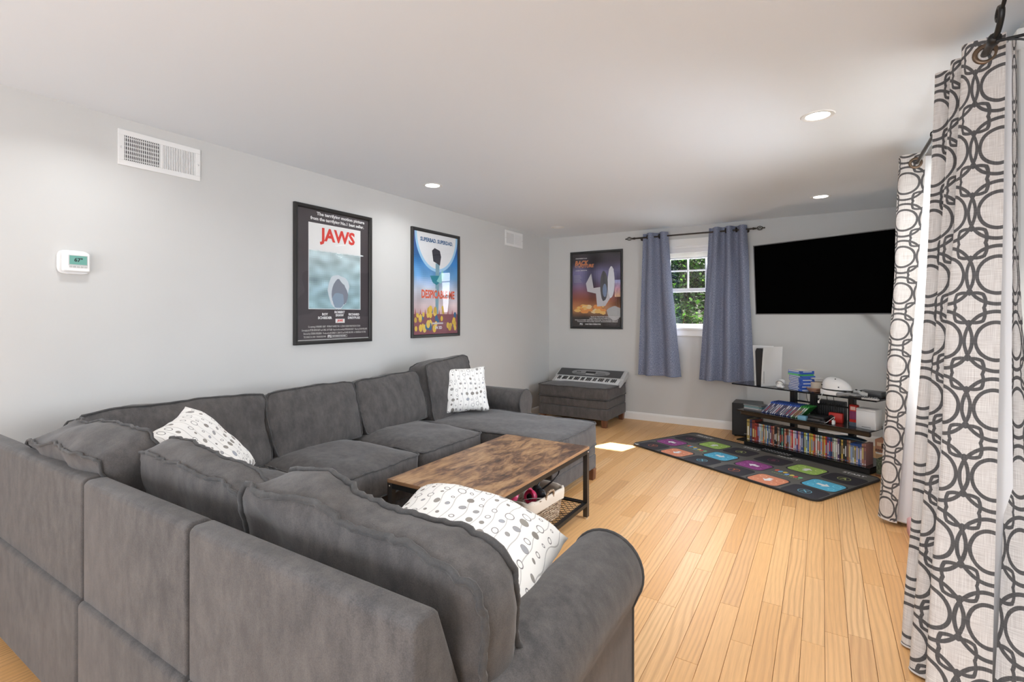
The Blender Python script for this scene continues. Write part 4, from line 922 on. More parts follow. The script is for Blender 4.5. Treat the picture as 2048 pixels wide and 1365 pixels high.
# ================================================================ MEDIA STAND
S0 = Vector((3.10, 5.35, 0))
st = thing('media_stand', S0, 'black glass shelved media stand set across the far right corner', 'tv stand', None, ANG)
def shelf(x0, x1, y0, y1, z, th, m, name, cut=.05):
    b = MB(); b.prism([(x0, y0+.0), (x1, y0), (x1, y1-cut), (x1-cut*2, y1), (x0+cut*2, y1), (x0, y1-cut)], z-th, z, 'z'); return b.build(name, m, st, bevel=.0015)
shelf(-.60, .60, 0, .40, .07, .012, M['deck'], 'shelf'); shelf(-.60, .60, 0, .38, .375, .012, M['deck'], 'shelf'); shelf(-.655, .655, 0, .38, .64, .012, M['darkglass'], 'shelf')
b = MB(); b.rbox(-.56,.58,.065,.36,.0,.058); b.build('base', M['blackm'], st)
b = MB(); b.rbox(-.57,.60,.02,.05,.325,.363,.006); b.build('front_rail', M['darkwood'] if 'darkwood' in M else m_darkwood(), st)
for x, m in ((-.16, M['black']), (.03, M['black']), (.36, M['black'])):
    b = MB(); b.rbox(x-.024, x+.024, .24, .30, .058, .63, .004); b.build('post', m, st)
b = MB(); b.rbox(-.16,.36,.262,.278,.50,.515); b.build('crossbar', M['black'], st)
def on_stand(name, x, y, z, label, cat, group=None, rz=0):
    p = S0 + UA*x + NA*y; return thing(name, (p.x, p.y, z), label, cat, group, ANG+rz)
def ordn(n): return {1:'1st',2:'2nd',3:'3rd',21:'21st',22:'22nd',23:'23rd',31:'31st',32:'32nd',33:'33rd',41:'41st',42:'42nd',43:'43rd',51:'51st',52:'52nd',53:'53rd',61:'61st',62:'62nd'}.get(n, '%dth' % n)
PAL = dict(gold=(.42,.27,.10), navy=(.04,.06,.14), maroon=(.27,.035,.02), red=(.45,.05,.04), white=(.68,.66,.62), black=(.02,.02,.022), grey=(.26,.25,.24), silver=(.45,.45,.46), orange=(.62,.22,.05), yellow=(.62,.45,.07),
    blue=(.05,.14,.42), brown=(.24,.10,.05), green=(.06,.20,.09), cream=(.62,.52,.36), purple=(.14,.08,.22), pink=(.60,.22,.25), tan=(.40,.22,.14), teal=(.12,.30,.32))
seq = ['gold','navy','maroon','red','red','maroon','white','white','cream','orange','grey','silver','blue','silver','purple','red','tan','black','black','brown','grey','black','teal','black','cream','maroon','brown','silver','pink','red','white','white','purple','pink','silver','blue','navy','yellow','white','blue','yellow','yellow','orange','red','cream','white','green','silver','orange','yellow','red','purple','blue','navy','grey','white','cream','purple','black','yellow','black','black','brown','tan','silver','white','yellow','white','blue','silver','tan','tan','brown','tan']
xs = -.515; rr = random.Random(31); k = 0
for i, cn in enumerate(seq):
    wd = {0:.030,1:.024,2:.030}.get(i, rr.choice([.0125,.0135,.0145,.0145])); hh = .212 if i < 3 else (.19+rr.uniform(-.001,.001) if i < 64 else .172+(.012 if cn in ('tan','brown') else 0)); dd = .136
    if i in (70,72,73): wd = .017; 
    if xs+wd > .56: break
    c = tuple(max(.006, v*rr.uniform(.75,1.15)) for v in PAL[cn]); dep = .050+rr.uniform(-.003,.004)
    t = on_stand('disc_case', xs+wd/2, dep, .0702, '%s spined upright case, %s from the left on the bottom shelf' % (cn, ordn(i+1)), 'disc case', 'film cases standing along the bottom shelf')
    b = MB(); dark = (.012,.012,.014); sleeve = c if (i < 3 or cn in ('tan','brown')) else dark
    if i >= 64 and cn not in ('tan','brown'): sleeve = (.02,.07,.25)
    b.color(sleeve); b.box(-wd/2+.0004, wd/2-.0004, 0, dd, 0, hh); b.build('case', M['attr'], t, bevel=.0008)
    b = MB(); w2_ = wd/2-.0006; b.color(c); b.box(-w2_, w2_, -.0006, 0, .003, hh-.004 if i < 64 or cn in ('tan','brown') else hh-.02)
    lc = rr.choice([(.7,.68,.62),(.6,.5,.2),(.1,.1,.1),(.65,.1,.06),(.7,.7,.72),(.2,.3,.55)]); z0 = rr.uniform(.03,.07); z1 = rr.uniform(.11,.155)
    b.color(lc); b.box(-w2_*.55, w2_*.55, -.001, -.0006, z0, min(z1, hh-.03)); b.color(tuple(v*.4 for v in c)); b.box(-w2_, w2_, -.001, -.0006, hh-.032, hh-.018)
    b.color(rr.choice([(.6,.6,.58),(.4,.1,.08),(.1,.15,.3)])); b.box(-w2_*.7, w2_*.7, -.001, -.0006, .008, .018)
    b.build('spine_print', M['attr'], t); xs += wd+.0004
# items laid on top of the row
t = on_stand('blue_bag', .40, .07, .262, 'dark blue shiny pouch lying over the right end of the case row', 'pouch')
t.name = 'pouch'
b = MB(); b.sphere((.02,.03,.012), .13, .05, .014, 20, 8); b.v = [tuple(Vector(p)+noise.noise_vector(Vector(p)*18)*.006) for p in b.v]; b.build('fabric', mat('dark_blue_nylon', (.012,.03,.05), .3), t, smooth='all')
# middle shelf: flat cases, leaning cases
def case(t, w_, d_, h_, sleeve, cover):
    b = MB(); b.color(sleeve); b.box(-w_/2, w_/2, 0, d_, 0, h_); b.build('case', M['attr'], t, bevel=.001)
    b = MB(); b.color(cover); b.box(-w_/2+.003, w_/2-.004, .003, d_-.006, h_, h_+.0004); b.color(tuple(min(.8, v*1.5+.08) for v in cover)); b.box(-w_/2+.006, w_/2-.03, -.0005, 0, .003, h_-.003); b.build('cover_print', M['attr'], t)
for i, (cn, cv) in enumerate([('grey',(.05,.05,.06)),('silver',(.3,.32,.34)),('teal',(.1,.2,.22)),('grey',(.12,.14,.15))]):
    t = on_stand('game_case', -.46+.004*((i*7)%3), .05, .3752+i*.0150, '%s case lying flat, %s from bottom of the low pile, middle shelf' % ({'grey':'grey','silver':'silver','teal':'dark teal'}[cn], ordn(i+1)), 'game case', 'cases lying flat at the left end of the middle shelf', rr.uniform(-.05,.05))
    case(t, .19, .135, .0142, tuple(v*.6 for v in PAL[cn]), cv)
lean = ['blue']*14+['green']*4; xx = -.365
for i, cn in enumerate(lean):
    cov = rr.choice([(.6,.6,.6),(.72,.72,.7),(.55,.55,.55),(.06,.06,.07),(.65,.63,.6),(.5,.5,.52),(.12,.1,.1)])
    t = on_stand('game_case', xx, .06, .3765, '%s topped game case leaning right, %s from the left in the slanting row' % (cn, ordn(i+1)), 'game case', 'game cases leaning in a row on the middle shelf')
    T = Matrix.Rotation(math.radians(42), 4, 'Y')
    b = MB(); b.color({'blue':(.03,.09,.40),'green':(.04,.30,.06)}[cn]); b.box(-.0065, .0065, 0, .135, 0, .16, T); b.build('case', M['attr'], t, bevel=.001)
    b = MB(); b.color(cov); b.box(-.005, .005, -.0008, 0, .004, .14, T); b.color(rr.choice([(.7,.7,.7),(.1,.1,.12),(.5,.1,.08)])); b.box(-.003,.003,-.0012,-.0008,.03,.10,T); b.build('spine_print', M['attr'], t); xx += .0205
def simple_box(name, x, y, z, w_, d_, h_, m, label, cat, rz=0, bev=.004, group=None, part='body'):
    t = on_stand(name, x, y, z, label, cat, group, rz); b = MB(); b.rbox(-w_/2, w_/2, 0, d_, 0, h_, min(bev, h_*.4)); b.build(part, M[m] if isinstance(m, str) else m, t, smooth=40); return t
t = simple_box('hard_drive', .145, .04, .375, .15, .12, .024, 'darkgrey', 'flat black drive box at the bottom of the pair on the middle shelf', 'drive', .1, group='black drive boxes')
t = simple_box('hard_drive', .150, .045, .3992, .155, .13, .026, 'blackm', 'flat black drive box stacked on the other on the middle shelf', 'drive', -.06, group='black drive boxes')
t = simple_box('tissue_box', .055, .0, .375, .075, .05, .040, 'ltblue', 'small pale blue box at the front of the middle shelf', 'box', .1); t.name = 'small_box'
t = simple_box('receiver', .13, .30, .375, .30, .06, .17, 'darkgrey', 'dark grey grilled box behind the stand posts on the middle shelf', 'device')
b = MB()
for i in range(14): b.box(-.13+i*.02,-.124+i*.02,-.002,0,.02,.15)
b.build('grille', M['black'], t)
t = simple_box('photo_card', -.10, .31, .49, .07, .006, .10, 'whitem', 'pale card standing behind the posts of the stand', 'card'); 
t = simple_box('red_package', .27, .16, .375, .11, .05, .085, 'red', 'bright red package behind the white plug on the middle shelf', 'package', .15); b = MB(); b.lathe([(0,0),(.022,0),(.026,.003),(.022,.006)], n=18, T=Matrix.Translation((-.03,-.002,.04)) @ Matrix.Rotation(PI/2,4,'X')); b.build('round_emblem', M['black'], t, recalc=False)
t = simple_box('red_package', .425, .13, .375, .06, .05, .185, 'red', 'tall red and purple package beside the white box', 'package', 0); b = MB(); b.color((.20,.03,.10)); b.box(-.026,.026,-.001,0,.06,.13); b.color((.75,.5,.45)); b.box(-.02,.02,-.001,0,.14,.17); b.color((.07,.09,.12)); b.box(-.029,.029,-.0012,0,.0,.035); b.build('printed_panel', M['attr'], t)
t = simple_box('white_box', .535, .10, .375, .155, .10, .170, 'white', 'plain white box at the right end of the middle shelf', 'box', -.1); b = MB(); b.box(-.0775,.0775,-.0006,0,.150,.152); b.box(-.03,.04,-.001,0,.012,.018); b.build('slots', M['greyp'], t)
t = on_stand('computer_mouse', .215, .03, .375, 'small dark round mouse on the middle shelf', 'mouse'); b = MB(); b.sphere((0,.02,.012), .024, .034, .014); b.build('shell', M['darkgrey'], t, smooth='all'); b = MB(); b.box(-.001,.001,-.008,.02,.0235,.027); b.build('split_line', M['black'], t)
t = on_stand('charger_plug', .305, .04, .375, 'white charger plug with cable near the middle of the shelf', 'plug'); b = MB(); b.rbox(-.012,.012,0,.022,0,.04,.004); b.build('body', M['white'], t); b = MB(); b.tube(catmull([(0,.01,.04),(.01,.0,.07),(-.05,-.01,.012),(-.08,.0,.006),(-.12,.01,.004)], 6), .002, 6); b.build('cable', M['white'], t, smooth='all')
t = on_stand('charging_cable', .22, -.004, .64, 'grey cable looped over the front edge of the top shelf', 'cable'); b = MB(); b.tube(catmull([(.03,.05,.003),(.02,.0,.004),(.015,-.006,-.01),(.0,-.008,-.05),(-.01,-.006,-.06)], 6), .0035, 6); b.build('cord', M['silver'], t, smooth='all'); b = MB(); b.rbox(-.017,-.003,-.011,-.003,-.082,-.058,.002); b.build('plug', M['white'], t)
t = on_stand('black_cables', .10, .20, .376, 'black cables drooping behind the stand shelves', 'cable'); t.name = 'cables'
b = MB()
for (x0, x1, z) in ((-.12,.02,.24),(-.04,.10,.22),(.06,.16,.25),(.12,.22,.23)): b.tube(catmull([(x0,.03,z),(x0+.02,.02,z*.6),(x1-.04,.01,.05),(x1,-.02,.004)], 6), .0028, 6)
b.build('cords', M['black'], t, smooth='all')
# top shelf
t = on_stand('game_console', -.375, .02, .64, 'tall white and black game console standing upright on the top shelf', 'game console', None, -.22)
b = MB(); prof = []
core = [(-.032,0),(.032,0),(.036,.10),(.042,.24),(.046,.345),(.030,.375),(-.030,.375),(-.046,.345),(-.042,.24),(-.036,.10)]
b.prism(core, .004, .235, 'y'); b.build('core', M['black'], t, bevel=.006)
for s in (-1, 1):
    b = MB(); vs = []; nz_, ny_ = 14, 12
    for off in (0, .004):
        for i in range(nz_+1):
            for j in range(ny_+1):
                z = .39*i/nz_; u = j/ny_; x = s*(.037+.016*(i/nz_)**2+.012*(1-u)**2*(i/nz_)+off); y = -.004+.262*u; vs.append((x, y, z+(.012*(1-u) if s < 0 else 0)*(i/nz_)))
    q = (nz_+1)*(ny_+1); idx = lambda i, j: i*(ny_+1)+j
    fs = [(idx(i,j), idx(i,j+1), idx(i+1,j+1), idx(i+1,j)) for i in range(nz_) for j in range(ny_)]; fs += [tuple(q+k_ for k_ in f[::-1]) for f in fs]
    bd = [idx(i,0) for i in range(nz_+1)]+[idx(nz_,j) for j in range(1,ny_+1)]+[idx(i,ny_) for i in range(nz_-1,-1,-1)]+[idx(0,j) for j in range(ny_-1,0,-1)]
    fs += [(bd[k_], bd[(k_+1)%len(bd)], q+bd[(k_+1)%len(bd)], q+bd[k_]) for k_ in range(len(bd))]; b.add(vs, fs); b.build('side_panel', M['white'], t, smooth=40)
b = MB(); b.rbox(.0525,.0555,.012,.018,.03,.15,.001); b.build('disc_slot', M['greyp'], t)
cols = [('white and yellow','blue',(.75,.72,.60)),('blue','blue',(.10,.25,.60)),('green','green',(.1,.45,.15))]+[('blue','blue',(.45,.55,.75))]*9; zz = .6405
for i in range(12):
    lab, cn, cv = cols[11-i]
    t = on_stand('game_case', -.035+rr.uniform(-.006,.006), .055+rr.uniform(-.004,.006), zz, '%s game case, %s from bottom of the tall top-shelf stack' % (lab, ordn(i+1)), 'game case', 'blue and green game cases stacked on the top shelf', -.45+rr.uniform(-.10,.10))
    case(t, .172, .135, .0140, {'blue':(.03,.10,.48),'green':(.05,.38,.10)}[cn], cv); b = MB(); b.color((.7,.75,.8)); 
    if i in (0,2,4,6,11): b.box(.0861,.0866,.02,.11,.003,.011); b.build('title_strip', M['attr'], t)
    zz += .0155
t = on_stand('game_controller', -.175, .05, .64, 'rounded white and grey controller between the console and the stack of cases', 'controller')
b = MB(); b.sphere((0,.03,.055), .034, .04, .030); b.sphere((-.01,.01,.02), .028, .03, .022); b.sphere((.025,.0,.016), .016, .03, .016); b.build('shell', M['white'], t, smooth='all'); b = MB(); b.tube([(.036*math.cos(a)-.0, -.004+.0*a, .045+.024*math.sin(a)) for a in [2*PI*i/20 for i in range(20)]], .005, 6, closed=True); b.build('ring', M['greyp'], t, smooth='all')
t = on_stand('wire_bowl', .125, .06, .64, 'shallow copper coloured coiled bowl at the middle of the top shelf', 'bowl')
b = MB()
for i in range(4): r = .045+.006*i; b.tube([(r*math.cos(a), .03+r*math.sin(a), .008+i*.009) for a in [2*PI*k/28 for k in range(28)]], .005, 6, closed=True)
b.build('coils', mat('copper_coil', (.36,.20,.14), .35, .3), t, smooth='all')
t = on_stand('glass_jar', .125, .13, .64, 'clear glass jar with a beige label behind the coiled bowl', 'jar'); b = MB(); b.lathe([(0,.002),(.048,.002),(.05,.01),(.05,.105),(.045,.118)], n=28); b.build('glass', M['glass'], t, smooth=50); b = MB(); b.lathe([(.0505,.03),(.0505,.09)], n=28); b.color((.55,.48,.38)); b.build('paper_label', mat('label_paper', (.50,.44,.36), .7), t, recalc=False); b = MB(); b.lathe([(.046,.116),(.050,.118),(.050,.126),(.0,.128)], n=28); b.build('lid', M['silver'], t, smooth=40)
t = on_stand('helmet', .30, .08, .685, 'white teardrop shell helmet with dark dots on the top shelf', 'helmet')
b = MB(); n1, n2 = 24, 10; vs = []
for i in range(n2+1):
    a = (PI/2)*i/n2
    for k in range(n1): th = 2*PI*k/n1; x = .115*math.cos(th)*math.cos(a); x = x*(1.25 if x > 0 else .85); y = .075*math.sin(th)*math.cos(a)*(1 if math.cos(th) < .2 else 1-.35*(math.cos(th)-.2)); vs.append((x-.02*math.sin(a), y, .105*math.sin(a)**.95+.004))
b.add(vs, [(i*n1+k, i*n1+(k+1)%n1, (i+1)*n1+(k+1)%n1, (i+1)*n1+k) for i in range(n2) for k in range(n1)]+[tuple(range(n1-1,-1,-1))]); b.build('shell', M['white'], t, smooth=60)
b = MB()
for (x,y,z) in ((-.085,-.045,.035),(.06,-.062,.03),(.02,-.03,.094)): b.sphere((x,y,z), .006,.006,.006,8,6)
b.build('vents', M['black'], t, smooth='all')
b = MB(); b.tube([(.115*(1.25 if math.cos(a) > 0 else .85)*math.cos(a), .075*math.sin(a)*(1 if math.cos(a) < .2 else 1-.35*(math.cos(a)-.2)), .002) for a in [2*PI*k/30 for k in range(30)]], .004, 6, closed=True); b.build('rim', M['black'], t, smooth='all')
t = on_stand('white_tray', .315, .03, .64, 'curved white plastic band lying under the helmet', 'plastic band'); b = MB(); pts = catmull([(-.11,-.0,.02),(-.05,-.025,.022),(.04,-.02,.02),(.12,.02,.018)], 6)
b.add([(p.x,p.y,.002+.0*p.z) for p in pts]+[(p.x,p.y,.044-.012*i/len(pts)) for i, p in enumerate(pts)]+[(p.x,p.y+.09,.044-.012*i/len(pts)) for i, p in enumerate(pts)]+[(p.x,p.y+.09,.002) for p in pts], [(r_*len(pts)+i, r_*len(pts)+i+1, (r_+1)*len(pts)+i+1, (r_+1)*len(pts)+i) for r_ in range(3) for i in range(len(pts)-1)]); b.build('band', M['white'], t, smooth=40); t.name = 'plastic_band'
def visor(x, y, z, label, m='darkgrey', rz=0):
    t = on_stand('game_controller', x, y, z, label, 'controller', None, rz)
    b = MB(); pts = catmull([(-.075,.0,.012),(-.055,-.03,.018),(-.015,-.02,.026),(.015,-.02,.026),(.055,-.03,.018),(.075,.0,.012)], 5); b.tube(pts, [.010+.009*abs(math.cos(PI*i/(len(pts)-1))) for i in range(len(pts))], 10); b.rbox(-.045,.045,-.026,.022,.008,.034,.006); b.build('shell', M[m], t, smooth='all')
    b = MB()
    for s in (-1,1): b.lathe([(0,.047),(.009,.046),(.009,.042),(.004,.034)], cx=s*.024, cy=-.008, n=12)
    b.build('thumbsticks', M['black'], t, smooth='all'); return t
visor(.435, .03, .64, 'grey glossy controller at the front of the top shelf, right of the helmet', 'greyp', .3); visor(.48, .12, .655, 'dark grey controller behind the glossy one on the top shelf', 'silver', -.4)
t = simple_box('cable_box', .54, .17, .64, .17, .10, .05, 'darkgrey', 'low dark box at the back of the top shelf on the right', 'box'); 
def remote(x, y, z, L, rz, m, label, tl=0):
    t = on_stand('remote_control', x, y, z, label, 'remote', 'remote controls at the right end of the top shelf', rz); b = MB(); b.rbox(-L/2,L/2,-.019,.019,0,.016,.005); b.build('body', M[m], t, smooth=40)
    b = MB()
    for i in range(8):
        for j in (-1,0,1): b.rbox(-L/2+.02+i*.017-.004,-L/2+.02+i*.017+.004,j*.010-.003,j*.010+.003,.015,.018,.001)
    b.build('buttons', M['rubber'], t)
remote(.55, .06, .64, .17, .25, 'greyp', 'long grey remote control pointing at the curtain'); remote(.60, .015, .64, .13, .05, 'silver', 'silver grey remote control at the very end of the top shelf'); remote(.50, .0+.012, .64, .10, -.1, 'black', 'small black remote control at the shelf front edge')
# right of the stand
t = on_stand('terrarium', .70, .08, 0, 'small glass tank with dark green planting on the floor by the stand', 'terrarium')
b = MB(); b.box(-.078,.078,.001,.159,.004,.145); o = b.build('planting', m_ground(), t)
N_ = NT(o.data.materials[0]); N_.base(N_.ramp(N_.noise(N_.coord(), 60, 4, .7), [(.35,(.02,.022,.015)),(.5,(.07,.085,.045)),(.65,(.16,.17,.12))]))
b = MB(); b.box(-.08,.08,-.001,.161,.002,.20); b.build('glass', M['glass'], t); b = MB(); b.box(-.082,.082,-.003,.163,0,.02); b.build('base', mat('amber_base', (.16,.06,.03), .3), t, bevel=.002)
b = MB(); b.box(-.082,.082,-.003,.001,.192,.2); b.box(-.082,.082,.159,.163,.192,.2); b.box(-.082,-.078,.001,.159,.192,.2); b.box(.078,.082,.001,.159,.192,.2); b.build('rim', M['silver'], t)
t = on_stand('wooden_box', .64, .10, .202, 'small brown wooden box standing on top of the glass tank', 'box'); b = MB(); b.color((.30,.14,.08)); b.prism([(-.035,0),(.045,0),(.045,.10),(.005,.125),(-.035,.10)], 0, .06, 'y'); b.color((.5,.35,.22)); b.box(-.02,.03,-.001,0,.05,.08); b.color((.05,.02,.01)); b.box(.012,.03,-.0015,0,.03,.075)
for i in range(5): b.box(-.03+i*.014,-.022+i*.014,-.0015,0,.006,.022)
b.build('body', M['attr'], t)
t = on_stand('plastic_bag', .70, .16, .20, 'crumpled white plastic bag beside the right end of the shelves', 'bag'); b = MB(); b.sphere((.0,.0,.15), .062, .06, .15, 22, 16); b.v = [tuple(Vector(p)+noise.noise_vector(Vector(p)*16)*.018+noise.noise_vector(Vector(p)*40)*.006) for p in b.v]; b.build('film', M['bag'], t, smooth='all')
t = thing('subwoofer', (2.60, 6.18, 0), 'black box subwoofer on the floor by the left end of the stand', 'speaker'); b = MB(); b.rbox(-.145,.145,-.14,.14,.012,.37,.006); b.build('cabinet', M['black'], t); b = MB(); b.box(-.13,.13,-.143,-.14,.06,.355); b.build('grille', M['blackm'], t); b = MB(); b.box(-.02,.02,-.1445,-.1425,.035,.041); b.build('badge', M['silver'], t)
b = MB()
for sx in (-1,1):
    for sy in (-1,1): b.cyl((sx*.11,sy*.11,0),(sx*.11,sy*.11,.012),.015,10)
b.build('feet', M['rubber'], t)

# ================================================================ DANCE MAT
E1 = Vector((1.6,-.85,0)).normalized(); ma = math.atan2(-.85, 1.6); mo = Vector((1.635, 5.065, 0))
t = thing('dance_mat', mo, 'grey double dance mat with coloured arrow pads in front of the stand', 'mat', None, ma)
ML, MW = 1.86, .955
def rrect(x0, x1, y0, y1, r, n=5):
    o = []
    for cx_, cy_, a0 in ((x1-r,y0+r,-PI/2),(x1-r,y1-r,0),(x0+r,y1-r,PI/2),(x0+r,y0+r,PI)):
        for i in range(n+1): a = a0+PI/2*i/n; o.append((cx_+r*math.cos(a), cy_+r*math.sin(a)))
    return o
b = MB(); b.prism(rrect(0,ML,0,MW,.06), 0, .016, 'z'); b.build('foam_base', M['matgrey'], t)
b = MB(); b.tube([(x,y,.012) for x,y in rrect(0,ML,0,MW,.06)], .0085, 8, closed=True); b.build('edge_binding', M['blackm'], t, smooth='all')
padc = {'dark':(.028,.026,.034),'purple':(.27,.05,.22),'green':(.36,.55,.12),'blue':(.09,.42,.62),'orange':(.66,.24,.13)}
ARW = [(-.045,.0),(-.0,.045),(-.0,.018),(.05,.018),(.05,-.018),(-.0,-.018),(-.0,-.045)]
for h in (0, .93):
    for (s, q, c, ic, icc) in ((.18,.105,'dark','Y',(.45,.12,.06)),(.78,.105,'dark','X',(.16,.40,.50)),(.18,.665,'dark','B',(.20,.05,.10)),(.78,.665,'dark','A',(.45,.50,.18)),(.18,.375,'purple',PI*0,None),(.49,.655,'green',-PI/2,None),(.78,.365,'blue',PI,None),(.48,.115,'orange',PI/2,None)):
        X, Y = s+h, q+.01; w_, h_ = (.125,.115)
        b = MB(); b.add([(x,y,.0172) for x,y in rrect(X-w_-.012,X+w_+.012,Y-h_-.010,Y+h_+.010,.055)], [tuple(range(24))]); b.color((.035,.035,.037))
        rim = MB(); rim.color((.03,.03,.032)); rim.add(b.v, b.f)
        pr = MB(); pr.color(padc[c]); pr.add([(x,y,.0180) for x,y in rrect(X-w_,X+w_,Y-h_,Y+h_,.05)], [tuple(range(24))])
        if c != 'dark':
            lc = (.82,.82,.82); pr.color(lc); ca_, sa_ = math.cos(ic), math.sin(ic); pr.add([(X+x*ca_-y*sa_, Y+x*sa_+y*ca_, .0186) for x, y in ARW], [(0,1,6),(2,3,4,5)])
            lt = tuple(min(.85, v*1.6+.08) for v in padc[c])
            for kx, ky, kr in ((-.07,.05,.028),(.075,.045,.03),(.08,-.05,.022),(-.07,-.055,.022)):
                ring = [(X+kx+kr*math.cos(a)*rr_, Y+ky+kr*math.sin(a)*rr_, .0184) for rr_ in (1,.82) for a in [2*PI*i/18 for i in range(18)]]; pr.color(lt); pr.add(ring, [(i,(i+1)%18,18+(i+1)%18,18+i) for i in range(18)])
        else:
            ring = [(X+.048*math.cos(a)*rr_, Y+.048*math.sin(a)*rr_, .0186) for rr_ in (1,.88) for a in [2*PI*i/24 for i in range(24)]]; pr.color(icc); pr.add(ring, [(i,(i+1)%24,24+(i+1)%24,24+i) for i in range(24)])
            add_text(pr, ic, X, Y, .065, Matrix.Translation((0,0,.0186)), icc, bold=True, depth=.0001)
        p = rim.build('pad', M['attrm'], t, recalc=False); pr.build('printed_symbol', M['attrm'], p, recalc=False)
    b = MB(); r_ = random.Random(3); lc = [(.75,.12,.08),(.15,.45,.75),(.75,.55,.1),(.2,.4,.75),(.75,.7,.15),(.7,.1,.1),(.2,.6,.3)]
    for i in range(7): X, Y = .37+h+i*.036, .42-(i%2)*.01-(.02 if i > 2 else -.01); b.color(lc[i]); b.add([(x,y,.0172) for x,y in blob(X, Y, .017, .026, 10, 0, .3, i)], [tuple(range(10))])
    for i in range(12): X = .37+h+i*.020; b.color((.30,.48,.15)); b.add([(X,.345,.0172),(X+.013,.345,.0172),(X+.013,.357,.0172),(X,.357,.0172)], [(0,1,2,3)])
    b.build('centre_emblem', M['attrm'], t, recalc=False)
    b = MB(); add_text(b, 'SELECT', .20+h, .875, .052, Matrix.Translation((0,0,.0172)), (.75,.75,.74), bold=True, depth=.0001, width=.20); add_text(b, 'START', .76+h, .875, .052, Matrix.Translation((0,0,.0172)), (.75,.75,.74), bold=True, depth=.0001, width=.17); b.build('lettering', M['attrm'], t, recalc=False)
b = MB(); b.rbox(.84,1.14,.88,.965,.016,.034,.008); cb = b.build('control_box', M['rubber'], t, smooth=40)
b = MB()
for i in range(9):
    for j in range(2): b.sphere((.865+i*.031,.90+j*.032,.034), .009,.009,.004,8,4)
b.build('control_buttons', M['greyp'], cb, smooth='all')

# ================================================================ ODDS BY THE RIGHT WALL
t = thing('foam_block', (3.84, 3.42, 0), 'pale pink foam block on the floor under the wide window', 'foam block')
b = MB(); b.rbox(-.085,.085,-.50,.50,0,.10,.012); b.build('block', M['pinkc'], t, smooth=40)
t = thing('power_cord', (3.82, 4.42, .0), 'black cord lying in loops on the floor behind the far patterned curtain', 'cord')
b = MB(); b.tube(catmull([(.06,.25,.004),(.03,.08,.004),(-.02,.02,.004),(.05,-.04,.006),(.0,-.10,.010),(.06,-.16,.004),(.0,-.22,.004),(-.05,-.15,.004),(.02,-.06,.004),(.07,.02,.004)], 8), .0038, 6); b.build('cable', M['black'], t, smooth='all')

# ================================================================ OUTSIDE
b = MB(); n = 40
def gz(x, y): 
    d = max(0, (y-D-2.2))*.42 + max(0, (x-W-2.6))*.36
    return -.6+d+.12*noise.noise(Vector((x*.8, y*.8, 0)))
vs = [(-8+30*i/n, -6+34*j/n, gz(-8+30*i/n, -6+34*j/n)) for i in range(n+1) for j in range(n+1)]
keep = lambda x, y: not (-.6 < x < W+.1 and BK-.5 < y < D-.4)
fs = [(i*(n+1)+j, (i+1)*(n+1)+j, (i+1)*(n+1)+j+1, i*(n+1)+j+1) for i in range(n) for j in range(n) if keep(-8+30*(i+.5)/n, -6+34*(j+.5)/n)]
b.add(vs, fs); g = b.build('ground', M['ground'], smooth='all'); g['kind'] = 'structure'
def shrub(x, y, r, h, n, label, name='shrub', seed=0, cols=((.07,.20,.02),(.13,.33,.04),(.03,.10,.015),(.22,.42,.07)), size=.07, group='shrubs outside the windows', stems=5, droop=.2):
    z0 = gz(x, y); t = thing(name, (x, y, z0), label, 'shrub' if name == 'shrub' else name, group); rn = random.Random(seed)
    b = MB()
    for k in range(n):
        while True:
            p = Vector((rn.uniform(-1,1), rn.uniform(-1,1), rn.uniform(-1,1)))
            if .25 < p.length < 1: break
        p = p*(.72+.28*noise.noise(p*3+Vector((seed,0,0)))*2)
        c = Vector((p.x*r, p.y*r, h*.52+p.z*h*.50)); L = size*rn.uniform(.6,1.4); a = rn.uniform(0, 2*PI); d = Vector((math.cos(a), math.sin(a), rn.uniform(-.7,.3))).normalized(); s_ = d.cross(Vector((rn.uniform(-.4,.4), rn.uniform(-.4,.4), 1))).normalized()
        cc = rn.choice(cols); q = rn.uniform(.12,.70); b.color(tuple(v*q for v in cc)); up = d.cross(s_)
        b.add([c-d*L*.5, c+s_*L*.26+up*L*.06, c+d*L*.5-Vector((0,0,L*droop)), c-s_*L*.26+up*L*.06], [(0,1,2),(0,2,3)])
    b.build('foliage', M['leaf'], t, recalc=False)['kind'] = 'stuff'
    b = MB()
    for k in range(stems): a = 2*PI*k/stems; b.tube([(0,0,-.05),(r*.25*math.cos(a), r*.25*math.sin(a), h*.4),(r*.5*math.cos(a+.3), r*.5*math.sin(a+.3), h*.8)], [.02,.014,.006], 5)
    b.build('stems', M['leg'], t); return t
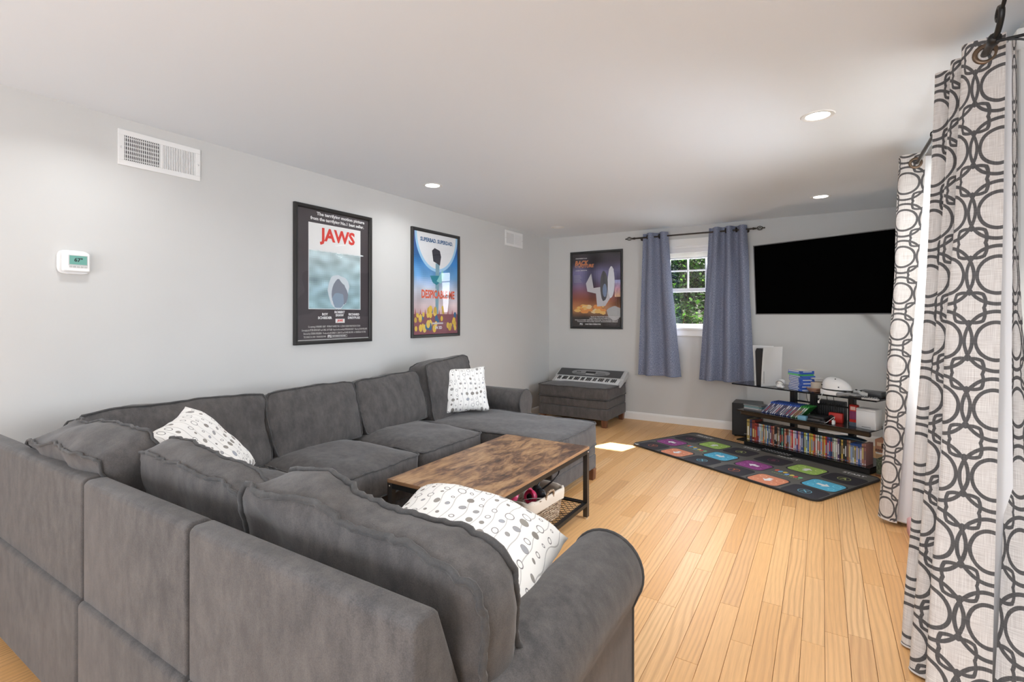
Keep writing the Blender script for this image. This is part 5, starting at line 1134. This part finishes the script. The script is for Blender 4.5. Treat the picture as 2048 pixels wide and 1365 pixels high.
def fern(x, y, seed, label, L=.7):
    t = thing('fern', (x, y, gz(x, y)), label, 'fern', 'ferns outside the far window'); rn = random.Random(seed)
    b = MB()
    for k in range(16):
        a = 2*PI*k/16+rn.random()*.3; l = L*rn.uniform(.7,1.1); hgt = l*rn.uniform(.5,.9)
        P = lambda u: Vector((math.cos(a)*l*u, math.sin(a)*l*u, hgt*math.sin(PI*.62*u)*1.1))
        side = Vector((-math.sin(a), math.cos(a), 0)); b.color(rn.choice([(.10,.30,.05),(.16,.42,.08),(.06,.2,.03)]))
        for j in range(3, 22):
            u = j/22; p = P(u); wd = .13*L*math.sin(PI*min(1, u*1.05))**.7+.006; d = (P(min(1, u+.04))-P(u-.02)).normalized()
            for s in (-1,1): e = p+side*s*wd+d*wd*.35-Vector((0,0,wd*.25)); b.add([p-d*.010, p+d*.012, e], [(0,1,2)])
    b.build('fronds', M['leaf'], t, recalc=False)['kind'] = 'stuff'; return t
spots = [(1.0,9.4,1.0,1.9),(.0,10.6,1.2,2.3),(-1.1,11.4,1.3,2.6),(1.9,11.2,1.2,2.1),(.5,12.6,1.5,2.4),(-1.6,13.5,1.6,2.6),(-2.6,12.2,1.4,2.6),(2.6,9.9,.8,1.4)]
places = ['nearest the glass','just left of centre','further left up the bank','right of centre up the bank','high on the bank','top left of the bank','far left of the bank','low on the right']
for i, (x, y, r, h) in enumerate(spots):
    shrub(x, y, r, h, 9000, 'leafy green shrub outside the small far window, '+places[i], seed=i+1, size=.10, cols=((.045,.14,.012),(.09,.26,.03),(.02,.07,.010),(.17,.34,.05)) if i % 2 else ((.06,.18,.02),(.13,.32,.04),(.02,.06,.01)))
for i, (x, y) in enumerate(((1.35,8.3),(.75,8.7),(1.75,8.05),(.35,9.2))): fern(x, y, 40+i, 'arching green fern below the small far window, '+['centre','left of centre','rightmost','furthest left'][i])
right = [(6.2,7.2,1.4,3.4),(7.6,9.0,1.7,4.0),(7.0,5.2,1.3,3.2),(9.2,11.5,2.2,4.8),(6.0,10.2,1.6,3.6),(8.6,6.8,1.7,4.0)]
pl2 = ['nearest','middle of the view','rightmost','tallest at the back','left edge','behind the rightmost']
for i, (x, y, r, h) in enumerate(right): shrub(x, y, r, h, 5200, 'bright leafy tree outside the wide window, '+pl2[i], 'tree', seed=i+20, size=.15, cols=((.10,.34,.05),(.20,.50,.10),(.05,.22,.04),(.35,.55,.10)), group='trees outside the wide window')
t = thing('tree', (.95, 9.0, gz(.95, 9.0)), 'thin pale trunk seen through the upper left panes of the far window', 'tree'); b = MB(); b.tube(catmull([(0,0,-.1),(.02,.02,1.2),(-.03,0,2.2),(-.12,.02,3.2)], 5), [.028-.001*i for i in range(16)], 7); b.build('trunk', mat('pale_bark', (.38,.30,.20), .9), t, smooth='all')
